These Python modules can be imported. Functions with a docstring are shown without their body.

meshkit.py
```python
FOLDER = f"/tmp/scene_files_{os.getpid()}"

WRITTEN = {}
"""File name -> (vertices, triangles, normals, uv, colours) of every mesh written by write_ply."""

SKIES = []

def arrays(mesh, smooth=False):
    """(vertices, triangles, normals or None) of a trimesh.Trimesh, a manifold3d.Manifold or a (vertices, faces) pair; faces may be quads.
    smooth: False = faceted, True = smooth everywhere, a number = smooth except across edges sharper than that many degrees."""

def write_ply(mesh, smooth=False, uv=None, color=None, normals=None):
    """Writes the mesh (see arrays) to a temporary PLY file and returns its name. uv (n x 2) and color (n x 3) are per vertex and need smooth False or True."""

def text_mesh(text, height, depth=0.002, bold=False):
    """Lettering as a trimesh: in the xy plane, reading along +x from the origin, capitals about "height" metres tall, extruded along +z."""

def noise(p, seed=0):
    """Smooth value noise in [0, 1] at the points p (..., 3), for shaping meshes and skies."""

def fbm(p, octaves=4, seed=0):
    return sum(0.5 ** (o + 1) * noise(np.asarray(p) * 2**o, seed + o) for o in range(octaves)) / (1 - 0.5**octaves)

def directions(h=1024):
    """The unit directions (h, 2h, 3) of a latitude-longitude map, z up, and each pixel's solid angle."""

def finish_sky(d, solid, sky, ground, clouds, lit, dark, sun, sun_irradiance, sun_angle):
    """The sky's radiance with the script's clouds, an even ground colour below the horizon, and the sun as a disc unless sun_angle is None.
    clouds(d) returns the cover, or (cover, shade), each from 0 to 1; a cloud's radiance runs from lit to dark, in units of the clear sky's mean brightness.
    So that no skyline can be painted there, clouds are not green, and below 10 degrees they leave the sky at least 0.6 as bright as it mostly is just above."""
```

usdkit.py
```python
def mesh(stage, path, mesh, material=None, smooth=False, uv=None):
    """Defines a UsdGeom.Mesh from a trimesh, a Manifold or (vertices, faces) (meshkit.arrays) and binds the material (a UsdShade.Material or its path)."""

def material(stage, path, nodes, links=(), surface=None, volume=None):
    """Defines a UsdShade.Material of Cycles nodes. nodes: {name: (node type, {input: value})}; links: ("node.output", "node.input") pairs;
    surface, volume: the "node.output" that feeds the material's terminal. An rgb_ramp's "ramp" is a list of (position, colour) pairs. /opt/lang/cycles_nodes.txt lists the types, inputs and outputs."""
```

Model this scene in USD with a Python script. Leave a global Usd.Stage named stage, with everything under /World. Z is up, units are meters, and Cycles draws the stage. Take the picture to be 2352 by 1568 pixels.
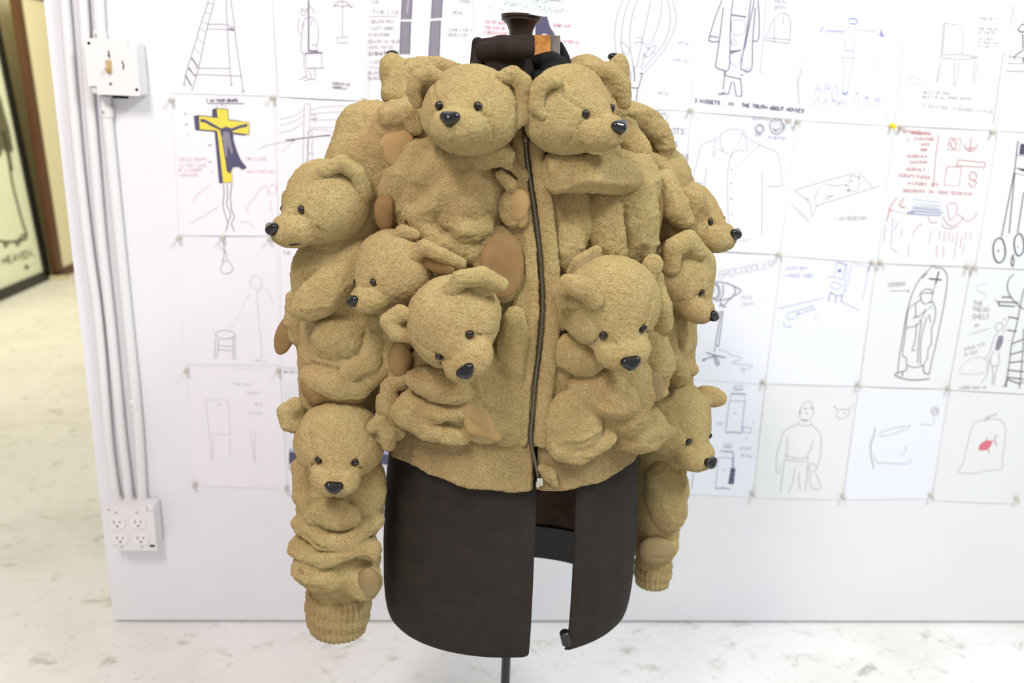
import math, numpy as np, trimesh, usdkit, meshkit
from pxr import Usd, UsdGeom, UsdLux, UsdShade, Gf, Sdf
stage = Usd.Stage.CreateInMemory()
UsdGeom.SetStageUpAxis(stage, 'Z')
UsdGeom.Xform.Define(stage, '/World')
UsdGeom.Scope.Define(stage, '/World/Looks')
# ------------------------------------------------------------------ camera
F_PX, W_PX, H_PX = 1900.0, 2352, 1568
PITCH, YAW, ROLL = np.radians([16.04, 3.40, 2.11])
CAM = np.array([0.0, -1.779, 1.239])
fw = np.array([math.sin(YAW)*math.cos(PITCH), math.cos(YAW)*math.cos(PITCH), -math.sin(PITCH)])
r0 = np.cross(fw, [0, 0, 1]); r0 /= np.linalg.norm(r0); u0 = np.cross(r0, fw)
RT = r0*math.cos(ROLL)+u0*math.sin(ROLL); UP = -r0*math.sin(ROLL)+u0*math.cos(ROLL)
B = np.stack([RT, UP, fw])            # rows: right, up, forward
cam = UsdGeom.Camera.Define(stage, '/World/camera')
cam.AddTransformOp().Set(Gf.Matrix4d(*[float(x) for x in np.vstack([np.c_[np.stack([RT, UP, -fw]), np.zeros(3)], [*CAM, 1]]).ravel()]))
cam.CreateHorizontalApertureAttr(36.0); cam.CreateVerticalApertureAttr(24.0)
cam.CreateFocalLengthAttr(F_PX/W_PX*36); cam.CreateFStopAttr(3.6); cam.CreateFocusDistanceAttr(1.12)
cam.CreateExposureAttr(-0.36)
# ------------------------------------------------------------------ light
def light(kind, name, pos, target, color, inten, **kw):
    l = getattr(UsdLux, kind).Define(stage, '/World/'+name)
    p, t = np.array(pos, float), np.array(target, float)
    z = (p-t)/np.linalg.norm(p-t); x = np.cross([0, 1, 0.01], z); x /= np.linalg.norm(x); y = np.cross(z, x)
    l.AddTransformOp().Set(Gf.Matrix4d(*[float(q) for q in np.vstack([np.c_[np.stack([x, y, z]), np.zeros(3)], [*p, 1]]).ravel()]))
    l.CreateColorAttr(Gf.Vec3f(*color)); l.CreateIntensityAttr(inten); l.CreateNormalizeAttr(True)
    for k, v in kw.items(): getattr(l, 'Create%sAttr' % k)(v)
    return l
dome = UsdLux.DomeLight.Define(stage, '/World/ambient_fill')  # added even ambient fill from all sides
dome.CreateColorAttr(Gf.Vec3f(1.0, 0.985, 0.97)); dome.CreateIntensityAttr(0.24)
light('RectLight', 'ceiling_lamp_light', (-0.75, -1.9, 2.85), (-0.35, -0.3, 0.7), (1.0, 0.885, 0.85), 25.0, Width=0.35, Height=1.2)
light('RectLight', 'ceiling_lamp_light_001', (1.35, -1.5, 2.85), (0.5, -0.3, 0.7), (0.91, 1.0, 0.98), 24.0, Width=0.35, Height=1.2)
light('RectLight', 'hall_lamp_light', (-1.5, 2.5, 2.7), (-2.9, 3.5, 1.1), (1.0, 0.92, 0.64), 21.0, Width=.9, Height=.9)
# ------------------------------------------------------------------ pixel measurements -> points of the room
def ray(u, v):
    return ((u-1176.0)/F_PX)*RT - ((v-784.0)/F_PX)*UP + fw
def on_y(u, v, y):
    r = ray(u, v); return CAM + r*(y-CAM[1])/r[1]
def on_z(u, v, z=0.0):
    r = ray(u, v); return CAM + r*(z-CAM[2])/r[2]
Y0, S0 = -0.577, 1.25/1900
def P(u, v, d=0.0):                   # a point measured in the photo, d = how far (px of 0.66 mm) in front of the dress form's axis
    return on_y(u, v, Y0-d*S0)
def Pc(u, v, d): return B @ (P(u, v, d)-CAM)
def pxm(u, v, d): return Pc(u, v, d)[2]/F_PX
def w2c(p): return (np.asarray(p)-CAM) @ B.T
def c2w(p): return np.asarray(p) @ B + CAM
# ------------------------------------------------------------------ scene helpers
USED, ORIGIN = {}, {}
def numbered(parent, name):
    k = USED.get((parent, name), 0); USED[(parent, name)] = k+1
    return name if k == 0 else '%s_%03d' % (name, k)
def tag(p, label=None, cat=None, group=None, kind=None):
    p = p.GetPrim() if hasattr(p, 'GetPrim') else p
    for k, v in (('label', label), ('category', cat), ('group', group), ('kind', kind)):
        if v: p.SetCustomDataByKey(k, v)
    return p
def thing(name, label, cat, base=(0, 0, 0), group=None):
    path = '/World/'+numbered('/World', name)
    x = UsdGeom.Xform.Define(stage, path); x.AddTranslateOp().Set(Gf.Vec3d(*[float(q) for q in base])); ORIGIN[path] = np.array(base, float)
    return tag(x, label, cat, group)
def obj(name, mesh, mat, parent=None, smooth=30, **kw):
    pp = '/World' if parent is None else str(parent.GetPath())
    path = pp+'/'+numbered(pp, name)
    o = ORIGIN.get(pp, np.zeros(3)); ORIGIN[path] = o
    v, f, _ = meshkit.arrays(mesh)
    m = usdkit.mesh(stage, path, trimesh.Trimesh(v-o, f, process=False), mat, smooth)
    return tag(m, **kw)
def cat(ms): return trimesh.util.concatenate(ms)
def box(c, s, R=None):
    m = trimesh.creation.box(s)
    if R is not None: m.vertices = m.vertices @ np.asarray(R)
    m.apply_translation(c); return m
def rbox(c, s, r, R=None):            # box with rounded edges, R rows = its axes
    s = np.array(s, float); ic = trimesh.creation.icosphere(1, r)
    pts = np.vstack([ic.vertices+(s/2-r)*np.array(q) for q in np.ndindex(2, 2, 2) for q in [np.array(q)*2-1]])
    m = trimesh.convex.convex_hull(pts)
    if R is not None: m.vertices = m.vertices @ np.asarray(R)
    m.apply_translation(c); return m
def tube(pts, r, n=12, cap=True):
    p = np.asarray(pts, float); r = np.broadcast_to(r, len(p)); t = np.gradient(p, axis=0); t /= np.linalg.norm(t, axis=1)[:, None]
    ref = np.array([0, 1, 0.0]) if abs(t[0][1]) < .9 else np.array([1.0, 0, 0])
    a = np.cross(t, ref); a /= np.linalg.norm(a, axis=1)[:, None]; b = np.cross(t, a); ang = np.arange(n)*2*np.pi/n
    v = (p[:, None]+r[:, None, None]*(np.cos(ang)[None, :, None]*a[:, None]+np.sin(ang)[None, :, None]*b[:, None])).reshape(-1, 3)
    f = []
    for i in range(len(p)-1):
        for j in range(n):
            q = [i*n+j, i*n+(j+1) % n, (i+1)*n+(j+1) % n, (i+1)*n+j]; f += [[q[0], q[1], q[2]], [q[0], q[2], q[3]]]
    if cap:
        v = np.vstack([v, p[0], p[-1]]); a0, a1 = len(v)-2, len(v)-1; e = (len(p)-1)*n
        for j in range(n): f += [[a0, (j+1) % n, j], [a1, e+j, e+(j+1) % n]]
    m = trimesh.Trimesh(v, f, process=False); m.fix_normals(); return m
def lathe(profile, origin, axis, n=40):   # profile: (radius, along)
    axis = np.asarray(axis, float); axis /= np.linalg.norm(axis); ref = np.array([1.0, 0, 0]) if abs(axis[0]) < .9 else np.array([0, 1.0, 0])
    a = np.cross(axis, ref); a /= np.linalg.norm(a); b = np.cross(axis, a)
    m = trimesh.creation.revolve(np.asarray(profile, float), sections=n)
    m.vertices = m.vertices @ np.stack([a, b, axis]) + origin; m.fix_normals(); return m
def spline(pts, n=8):
    p = np.asarray(pts, float)
    if len(p) < 3: return p
    q = np.vstack([2*p[0]-p[1], p, 2*p[-1]-p[-2]]); out = []
    for i in range(1, len(q)-2):
        t = np.linspace(0, 1, n, endpoint=False)[:, None]; a, b, c, d = q[i-1:i+3]
        out.append(.5*((2*b)+(c-a)*t+(2*a-5*b+4*c-d)*t**2+(3*b-a-3*c+d)*t**3))
    return np.vstack(out+[p[-1:]])
def srgb(r, g, b):
    c = np.array([r, g, b])/255.0
    return tuple(np.where(c <= .04045, c/12.92, ((c+.055)/1.055)**2.4))
# ------------------------------------------------------------------ materials
def mat(name, nodes, links, surface='p.BSDF'): return usdkit.material(stage, '/World/Looks/'+name, nodes, links, surface=surface)
def plain(name, c, rough=.5, **kw): return mat(name, {'p': ('principled_bsdf', {'base_color': c, 'roughness': rough, **kw})}, [])
GP = {'g': ('geometry', {})}
def fur(name, c1, c2, c3, scale=640, bump=.0026):
    return mat(name, {**GP, 'big': ('noise_texture', {'scale': 11.0, 'detail': 3.0}), 'mid': ('noise_texture', {'scale': 60.0, 'detail': 3.0}),
        'nub': ('noise_texture', {'scale': float(scale), 'detail': 1.0, 'roughness': .5, 'distortion': .5}), 'fine': ('noise_texture', {'scale': 1300.0, 'detail': 2.0, 'roughness': .7}),
        'r1': ('rgb_ramp', {'ramp': [(.36, c1), (.64, c2)]}), 'gr': ('rgb_ramp', {'ramp': [(.28, (.56, .50, .42)), (.42, (.84, .82, .78)), (.54, (1, 1, 1)), (.72, (1.10, 1.10, 1.10))]}),  # gr darkens the pits between nubs: their small shadows painted into the pile colour
        'mx': ('mix', {'mix_type': 'multiply', 'fac': .9}), 'm3': ('mix', {'mix_type': 'mix'}), 'r2': ('rgb_ramp', {'ramp': [(.48, (0, 0, 0)), (.75, (.5, .5, .5))]}), 'k3': ('color', {'value': c3}),
        'hf': ('math', {'math_type': 'multiply_add', 'value2': .35}), 'b': ('bump', {'strength': 1.0, 'distance': bump*1.25}),
        'p': ('principled_bsdf', {'roughness': .95, 'specular_ior_level': .05, 'sheen_weight': .35, 'sheen_roughness': .45, 'sheen_tint': c3, 'diffuse_roughness': 1.0})},
        [('g.position', 'big.vector'), ('g.position', 'mid.vector'), ('g.position', 'nub.vector'), ('g.position', 'fine.vector'),
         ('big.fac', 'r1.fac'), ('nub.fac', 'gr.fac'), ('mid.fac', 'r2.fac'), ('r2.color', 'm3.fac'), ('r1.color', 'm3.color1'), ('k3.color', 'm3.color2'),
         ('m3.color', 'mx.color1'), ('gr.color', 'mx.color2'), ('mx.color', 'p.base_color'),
         ('fine.fac', 'hf.value1'), ('nub.fac', 'hf.value3'), ('hf.value', 'b.height'), ('b.normal', 'p.normal')])
M = {}
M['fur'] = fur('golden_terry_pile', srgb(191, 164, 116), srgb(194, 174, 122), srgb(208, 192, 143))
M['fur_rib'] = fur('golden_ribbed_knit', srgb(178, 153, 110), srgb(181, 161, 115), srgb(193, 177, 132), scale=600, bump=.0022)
def cloth(name, c1, c2, scale=60, weave=900, rough=.85, bump=.0006, sheen=.2):
    return mat(name, {**GP, 'n': ('noise_texture', {'scale': float(scale), 'detail': 4.0}), 'f': ('noise_texture', {'scale': float(weave), 'detail': 2.0}),
        'r': ('rgb_ramp', {'ramp': [(.35, c1), (.65, c2)]}), 'b': ('bump', {'strength': .6, 'distance': bump}),
        'p': ('principled_bsdf', {'roughness': rough, 'specular_ior_level': .2, 'sheen_weight': sheen, 'sheen_roughness': .4, 'sheen_tint': c2})},
        [('g.position', 'n.vector'), ('g.position', 'f.vector'), ('n.fac', 'r.fac'), ('r.color', 'p.base_color'), ('f.fac', 'b.height'), ('b.normal', 'p.normal')])
M['suede'] = cloth('tan_suede', srgb(134, 106, 68), srgb(153, 124, 84), 24, 700)
M['suede_light'] = cloth('light_tan_suede', srgb(166, 136, 91), srgb(181, 151, 104), 24, 700)
M['suede_grey'] = cloth('greyish_suede', srgb(136, 116, 82), srgb(152, 134, 98), 24, 700)
M['dark_linen'] = cloth('dark_brown_linen', srgb(42, 37, 34), srgb(48, 42, 38), 30, 1100, .85, .0005, .06)
M['black_cloth'] = cloth('black_cotton', srgb(24, 23, 24), srgb(31, 30, 30), 40, 1100, .85, .0005, .1)
M['brown_cloth'] = cloth('worn_brown_cloth', srgb(38, 30, 28), srgb(46, 37, 33), 30, 900, .85, .0006, .1)
M['lining'] = cloth('brown_paper_lining', srgb(52, 40, 32), srgb(84, 64, 50), 25, 120, .8, .002, 0)
M['black_plastic'] = plain('black_plastic', srgb(16, 17, 21), .12, specular_ior_level=.6)
M['eye'] = plain('dark_glass_eye', srgb(22, 15, 13), .08, specular_ior_level=.6)
M['black_paint'] = plain('black_painted_metal', srgb(26, 25, 25), .35)
M['black_rim'] = plain('black_rubber_rim', srgb(15, 14, 14), .5)
M['dark_wood'] = mat('dark_turned_wood', {**GP, 'n': ('noise_texture', {'scale': 18.0, 'detail': 5.0}), 'r': ('rgb_ramp', {'ramp': [(.3, srgb(40, 30, 26)), (.7, srgb(58, 44, 37))]}), 'p': ('principled_bsdf', {'roughness': .38})},
                     [('g.position', 'n.vector'), ('n.fac', 'r.fac'), ('r.color', 'p.base_color')])
M['raw_wood'] = cloth('raw_orange_wood', srgb(150, 96, 44), srgb(186, 132, 68), 90, 500, .7, .0006, 0)
M['grey_card'] = plain('grey_card', srgb(112, 104, 98), .8)
M['zip_metal'] = plain('aged_brass_zip', srgb(150, 142, 116), .35, metallic=.8)
M['zip_tape'] = plain('dark_olive_zip_tape', srgb(64, 58, 44), .9)
M['nickel'] = plain('bright_nickel', srgb(225, 225, 210), .25, metallic=.9)
M['seam'] = plain('dark_seam_thread', srgb(52, 38, 26), .9)
M['wall'] = mat('white_wall_paint', {**GP, 'n': ('noise_texture', {'scale': 3.0, 'detail': 5.0}), 'r': ('rgb_ramp', {'ramp': [(.3, srgb(232, 231, 238)), (.7, srgb(237, 237, 242))]}),
    'f': ('noise_texture', {'scale': 160.0, 'detail': 3.0}), 'b': ('bump', {'strength': .25, 'distance': .001}), 'p': ('principled_bsdf', {'roughness': .6, 'specular_ior_level': .3})},
    [('g.position', 'n.vector'), ('g.position', 'f.vector'), ('n.fac', 'r.fac'), ('r.color', 'p.base_color'), ('f.fac', 'b.height'), ('b.normal', 'p.normal')])
M['hall_wall'] = plain('cream_wall_paint', srgb(240, 234, 206), .7)
M['ceiling'] = plain('white_ceiling_paint', srgb(236, 236, 236), .8)
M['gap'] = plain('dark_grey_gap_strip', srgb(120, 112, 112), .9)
M['enamel'] = plain('white_painted_metal', srgb(232, 231, 233), .4)
M['socket'] = plain('white_socket_plastic', srgb(238, 236, 238), .35)
M['slot'] = plain('dark_slot', srgb(120, 108, 108), .8)
M['tan_plastic'] = plain('tan_switch_plastic', srgb(196, 172, 120), .5)
M['hole'] = plain('black_hole', srgb(30, 30, 32), .8)
M['floor'] = mat('white_painted_concrete', {**GP, 'n': ('noise_texture', {'scale': 2.2, 'detail': 6.0, 'roughness': .6}), 'r': ('rgb_ramp', {'ramp': [(.3, srgb(226, 225, 221)), (.55, srgb(241, 241, 240)), (.8, srgb(246, 246, 245))]}),
    's': ('noise_texture', {'scale': 13.0, 'detail': 7.0, 'roughness': .68, 'distortion': .6}), 'sr': ('rgb_ramp', {'ramp': [(.56, (1, 1, 1)), (.63, (.86, .855, .83)), (.71, (.58, .57, .54))]}),
    'd': ('noise_texture', {'scale': 70.0, 'detail': 4.0, 'roughness': .6}), 'dr': ('rgb_ramp', {'ramp': [(.63, (1, 1, 1)), (.73, (.62, .61, .58))]}),
    'st': ('mapping', {'scale': (1.0, 1.25, 1.0), 'rotation': (0, 0, .35)}),
    'm': ('mix', {'mix_type': 'multiply', 'fac': 1.0}), 'm2': ('mix', {'mix_type': 'multiply', 'fac': .9}), 'b': ('bump', {'strength': .3, 'distance': .002}), 'p': ('principled_bsdf', {'roughness': .5, 'specular_ior_level': .35})},
    [('g.position', 'n.vector'), ('g.position', 'st.vector'), ('st.vector', 's.vector'), ('st.vector', 'd.vector'), ('n.fac', 'r.fac'), ('s.fac', 'sr.fac'), ('d.fac', 'dr.fac'),
     ('r.color', 'm.color1'), ('sr.color', 'm.color2'), ('m.color', 'm2.color1'), ('dr.color', 'm2.color2'), ('m2.color', 'p.base_color'), ('s.fac', 'b.height'), ('b.normal', 'p.normal')])
def paper_mat(name, c): return plain(name, c, .75, specular_ior_level=.25)
M['paper'] = [paper_mat('white_paper', srgb(237, 235, 243)), paper_mat('bluish_white_paper', srgb(234, 237, 247)), paper_mat('warm_white_paper', srgb(231, 234, 236))]
INK = {k: plain('ink_'+k, srgb(*c), .8) for k, c in dict(soft=(190, 188, 199), pencil=(168, 166, 179), faint=(208, 206, 215), pen=(126, 124, 140), black=(82, 78, 98), ink_blue=(150, 152, 200), pale_blue=(196, 198, 224), red=(208, 130, 138), pale_red=(232, 202, 206), yellow=(232, 214, 84), navy=(86, 82, 112), pink=(216, 120, 132), wash=(228, 229, 236), dusk=(168, 172, 204), grey_fill=(140, 136, 150)).items()}
M['pin'] = mat('clear_plastic_pin', {'p': ('principled_bsdf', {'base_color': srgb(214, 208, 200), 'roughness': .25}), 't': ('transparent_bsdf', {'color': (.95, .94, .92)}), 'm': ('mix_closure', {'fac': .25})}, [('p.BSDF', 'm.closure1'), ('t.BSDF', 'm.closure2')], 'm.closure')
M['pin_yellow'] = plain('yellow_pin_plastic', srgb(238, 214, 40), .3)
M['card'] = paper_mat('white_card', srgb(226, 246, 240))
# ================================================================== the setting
LE = -0.834
floor = obj('floor', box((0, 2.0, -.05), (12, 12, .1)), M['floor'], kind='structure')
obj('wall_back', box((LE+2.2, .06, 1.306), (4.4, .12, 2.6)), M['wall'], kind='structure')
tag(obj('gap_shade', box((LE+2.26, .066, .004), (4.28, .10, .0079)), M['gap']), kind='structure')  # added dark strip, its grey stands in for the shade under the wall
stage.GetPrimAtPath('/World/gap_shade').SetCustomDataByKey('label', 'added dark strip standing in for the shadow in the gap under the white wall')
obj('ceiling', box((0, 2.0, 3.05), (12, 12, .1)), M['ceiling'], kind='structure')
obj('wall_far', box((-2.0, 7.0, 1.5), (6.0, .12, 3.0)), M['hall_wall'], kind='structure')
a, b = on_z(56, 653), on_z(140, 645)
Br = on_z(113, 640); Bl = on_z(-60, 716); Tp = on_y(-2, -20, Br[1]+.10); Cn = on_z(136, 641); Ct = on_y(33, -20, Cn[1])
WLX = min(Tp[0], Ct[0])-.09
obj('wall_left', box((WLX-.06, 3.6, 1.5), (.12, 6.8, 3.0)), M['hall_wall'], kind='structure')
ws = (a+b)/2; tag(obj('wood_strip', rbox((ws[0], ws[1]+.12, .012), (np.linalg.norm(b-a), .05, .022), .004), plain('pale_wood_strip', srgb(226, 214, 178), .7)), 'pale wood strip on the hall floor between the two leaning frames', 'wood strip')
tag(obj('wood_shim', rbox(on_y(1610, 1438, -.004), (.052, .012, .010), .0015), plain('pale_wood', srgb(226, 206, 180), .8)), 'small pale wood shim wedged in the gap under the white wall', 'shim')
# ---- lamps above the room (out of the frame)
for k, (x, y, tx) in enumerate(((-0.75, -1.9, -.35), (1.35, -1.5, .5))):
    lamp = thing('ceiling_lamp', ('rectangular ceiling lamp above the left of the room', 'rectangular ceiling lamp above the right of the room')[k], 'lamp', (x, y, 2.9), 'ceiling lamps')
    obj('housing', rbox((x, y, 2.965), (.62, 1.3, .07), .01), M['enamel'], lamp)
# ================================================================== the hall on the left: framed posters
def plane_frame(c00, c10, c01):        # origin, right, up
    return np.array(c00), np.array(c10)-c00, np.array(c01)-c00
def hit(u, v, o, n):
    r = ray(u, v); return CAM + r*np.dot(np.array(o)-CAM, n)/np.dot(r, n)
def slab(quad, depth, n):              # quad (4 points), thick along -n
    q = np.array(quad); return trimesh.Trimesh(np.vstack([q, q-n*depth]), [[0, 1, 2], [0, 2, 3], [4, 6, 5], [4, 7, 6], [0, 4, 5], [0, 5, 1], [1, 5, 6], [1, 6, 2], [2, 6, 7], [2, 7, 3], [3, 7, 4], [3, 4, 0]], process=False)
def ribbon(pts, w, n):                 # flat stroke of width w on a plane with normal n
    p = np.asarray(pts, float)
    keep = np.r_[True, np.linalg.norm(np.diff(p, axis=0), axis=1) > 1e-6]; p = p[keep]
    if len(p) < 2: return None
    t = np.gradient(p, axis=0); t /= np.linalg.norm(t, axis=1)[:, None]+1e-12
    s = np.cross(n, t)*(w/2); v = np.vstack([p+s, p-s]); k = len(p); i = np.arange(k-1)
    f = np.vstack([np.c_[i+k, i+k+1, i+1], np.c_[i+k, i+1, i]])
    m = trimesh.Trimesh(v, f, process=False)
    return m
def polyfill(pts, n):
    from shapely.geometry import Polygon
    p = np.asarray(pts, float); a = p[1]-p[0]; a = a-n*np.dot(a, n); a /= np.linalg.norm(a); b = np.cross(n, a); o = p[0]
    q = np.c_[(p-o)@a, (p-o)@b]; g = Polygon(q).buffer(0)
    out = []
    for g in getattr(g, 'geoms', [g]):
        v, f = trimesh.creation.triangulate_polygon(g, engine='earcut'); out.append(trimesh.Trimesh(o+v[:, :1]*a+v[:, 1:2]*b, f, process=False))
    m = cat(out)
    if np.dot(m.face_normals.mean(0), n) < 0: m.invert()
    return m
FONT = {'A': '0 0 2 6 4 0|.7 2 3.3 2', 'B': '0 0 0 6 2.5 6 3.5 5 2.5 3.2 0 3|2.5 3.2 4 2 3 0 0 0', 'C': '4 5 2.5 6 .5 5 0 3 .6 1 2.5 0 4 1', 'D': '0 0 0 6 2 6 4 4 4 2 2 0 0 0', 'E': '4 6 0 6 0 0 4 0|0 3 3 3',
        'F': '4 6 0 6 0 0|0 3 3 3', 'G': '4 5 2.5 6 .5 5 0 3 .6 1 2.5 0 4 1 4 3 2.4 3', 'H': '0 0 0 6|4 0 4 6|0 3 4 3', 'I': '2 0 2 6', 'J': '3 6 3 1 1.5 0 0 1', 'K': '0 0 0 6|4 6 0 2.6|1 3.4 4 0', 'L': '0 6 0 0 3.6 0',
        'M': '0 0 .3 6 2 2 3.7 6 4 0', 'N': '0 0 0 6 4 0 4 6', 'O': '2 6 .3 5 0 3 .4 1 2 0 3.6 1 4 3 3.7 5 2 6', 'P': '0 0 0 6 3 6 4 4.6 3 3 0 3', 'Q': '2 6 .3 5 0 3 .4 1 2 0 3.6 1 4 3 3.7 5 2 6|2.5 1.5 4 -.5', 'R': '0 0 0 6 3 6 4 4.6 3 3 0 3|1.6 3 4 0',
        'S': '3.8 5.2 2 6 .3 5 .8 3.5 3.3 2.6 3.8 1 2 0 0 .8', 'T': '0 6 4 6|2 6 2 0', 'U': '0 6 0 1 2 0 4 1 4 6', 'V': '0 6 2 0 4 6', 'W': '0 6 1 0 2 4 3 0 4 6', 'X': '0 0 4 6|0 6 4 0', 'Y': '0 6 2 3 4 6|2 3 2 0', 'Z': '0 6 4 6 0 0 4 0',
        '2': '0 5 2 6 3.8 5 3.4 3.4 0 0 4 0', '3': '0 5.5 2 6 3.6 5 2 3.2 3.8 1.6 2 0 0 .6', '!': '2 6 2 2|2 .5 2 0', ',': '1 .6 .5 -1', ':': '1 4 1 3.6|1 1 1 .6', '.': '1 .5 1 0', "'": '1 6 .8 4.6', '-': '.5 3 3.5 3', '*': '1 1 3 5|1 5 3 1', '/': '0 0 4 6', '?': '0 5 2 6 4 5 2 3 2 2|2 .4 2 0'}
def hand(text, u, v, h, ang=0.0, width=.62):    # hand lettering as pixel polylines; u, v = lower left of the first letter
    out, x = [], 0.0; c, s = math.cos(math.radians(ang)), math.sin(math.radians(ang))
    rg = np.random.RandomState(abs(hash_str(text+str(int(u)))) % 99991)
    for ch in text.upper():
        if ch in FONT:
            for st in FONT[ch].split('|'):
                q = np.array(st.split(), float).reshape(-1, 2)/6*h; q[:, 0] = q[:, 0]*width*1.5+x; q = q+rg.normal(0, .03*h, q.shape)
                out.append(np.c_[u+q[:, 0]*c+q[:, 1]*s*1.0, v+q[:, 0]*s-q[:, 1]*c])
        x += h*width*(1.28 if ch != ' ' else 1.0)
    return out
def hash_str(s):
    k = 7
    for ch in s: k = (k*131+ord(ch)) & 0x7fffffff
    return k
# black framed poster leaning in the hall
nF = np.cross(Bl-Br, Tp-Br); nF /= np.linalg.norm(nF); nF = nF if nF @ (CAM-Br) > 0 else -nF
def hF(u, v, off=0.0): return hit(u, v, Br, nF)+nF*off
poster = thing('framed_poster', 'large black framed poster with a grey ink shape leaning in the yellow-lit hall', 'poster', Br)
ex = (Bl-Br)/np.linalg.norm(Bl-Br); ez = (Tp-Br); ez = ez-ex*(ez@ex); ez /= np.linalg.norm(ez)
sc = np.linalg.norm(Br-CAM)/F_PX*1.05; fwd_ = nF
def fr(x, z): return Br+ex*x+ez*z
Hf, Wf, wf = np.linalg.norm(Tp-Br)*1.04, 1.1, .062
Rf = np.stack([ex, ez, nF])
for (x, z, sx, sz) in ((wf/2, Hf/2, wf, Hf), (Wf-wf/2, Hf/2, wf, Hf), (Wf/2, wf/2, Wf, wf), (Wf/2, Hf-wf/2, Wf, wf)):
    obj('frame_rail', rbox(fr(x, z), (sx, sz, .035), .004, Rf), M['black_paint'], poster)
obj('backing', box(fr(Wf/2, Hf/2)-nF*.012, (Wf-wf, Hf-wf, .008), Rf), M['black_rim'], poster)
obj('print', box(fr(Wf/2, Hf/2)-nF*.004, (Wf-2*wf+.01, Hf-2*wf+.01, .006), Rf), plain('cream_print_paper', srgb(244, 248, 222), .35), poster)
ink = [ribbon([hF(*q, .002) for q in spline(s)], w*sc, nF) for s, w in (([(22, 380), (28, 420), (38, 460), (50, 505), (58, 530), (62, 540)], 7), ([(6, 300), (18, 350), (26, 392)], 13), ([(63, 541), (50, 540), (44, 550), (30, 555), (12, 555), (-4, 553)], 4), ([(62, 540), (58, 548), (44, 552)], 5), ([(8, 556), (12, 566), (18, 556)], 5), ([(34, 553), (40, 563), (46, 552)], 5))]
ink.append(polyfill([hF(u, v, .002) for u, v in ((-10, 200), (2, 228), (10, 260), (22, 300), (27, 330), (30, 344), (24, 352), (20, 338), (14, 352), (6, 340), (2, 360), (-10, 356))], nF))
tag(obj('ink_shape', cat([i for i in ink if i is not None]), plain('olive_grey_ink', srgb(112, 108, 84), .5), poster), kind='stuff')
lt = [ribbon([hF(*q, .002) for q in s], 2.6*sc, nF) for s in hand('IN HEAVEN,', -24, 616, 15, -16)+hand('ED', 58, 617, 6, -14)]
tag(obj('lettering', cat([i for i in lt if i is not None]), plain('brown_ink', srgb(104, 96, 76), .5), poster), kind='stuff')
# brown framed picture behind it
e2 = -(Bl-Br)/np.linalg.norm(Bl-Br); z2 = Ct-Cn; H2 = np.linalg.norm(z2)*1.04; z2 = z2-e2*(z2 @ e2); z2 /= np.linalg.norm(z2); n2 = np.cross(e2, z2); n2 = n2 if n2[0] > 0 else -n2; R2 = np.stack([e2, z2, n2]); W2, w2 = .9, .085
pic = thing('framed_picture', 'tall brown wooden framed picture leaning beyond the black framed poster', 'picture', Cn)
brown = plain('brown_wood_frame', srgb(92, 56, 30), .45)
for (x, z, sx, sz) in ((w2/2, H2/2, w2, H2), (W2-w2/2, H2/2, w2, H2), (W2/2, w2*.35, W2, w2*.7), (W2/2, H2-w2/2, W2, w2)):
    obj('frame_rail', rbox(Cn+e2*x+z2*z-n2*.02, (sx, sz, .04), .006, R2), brown, pic)
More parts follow.
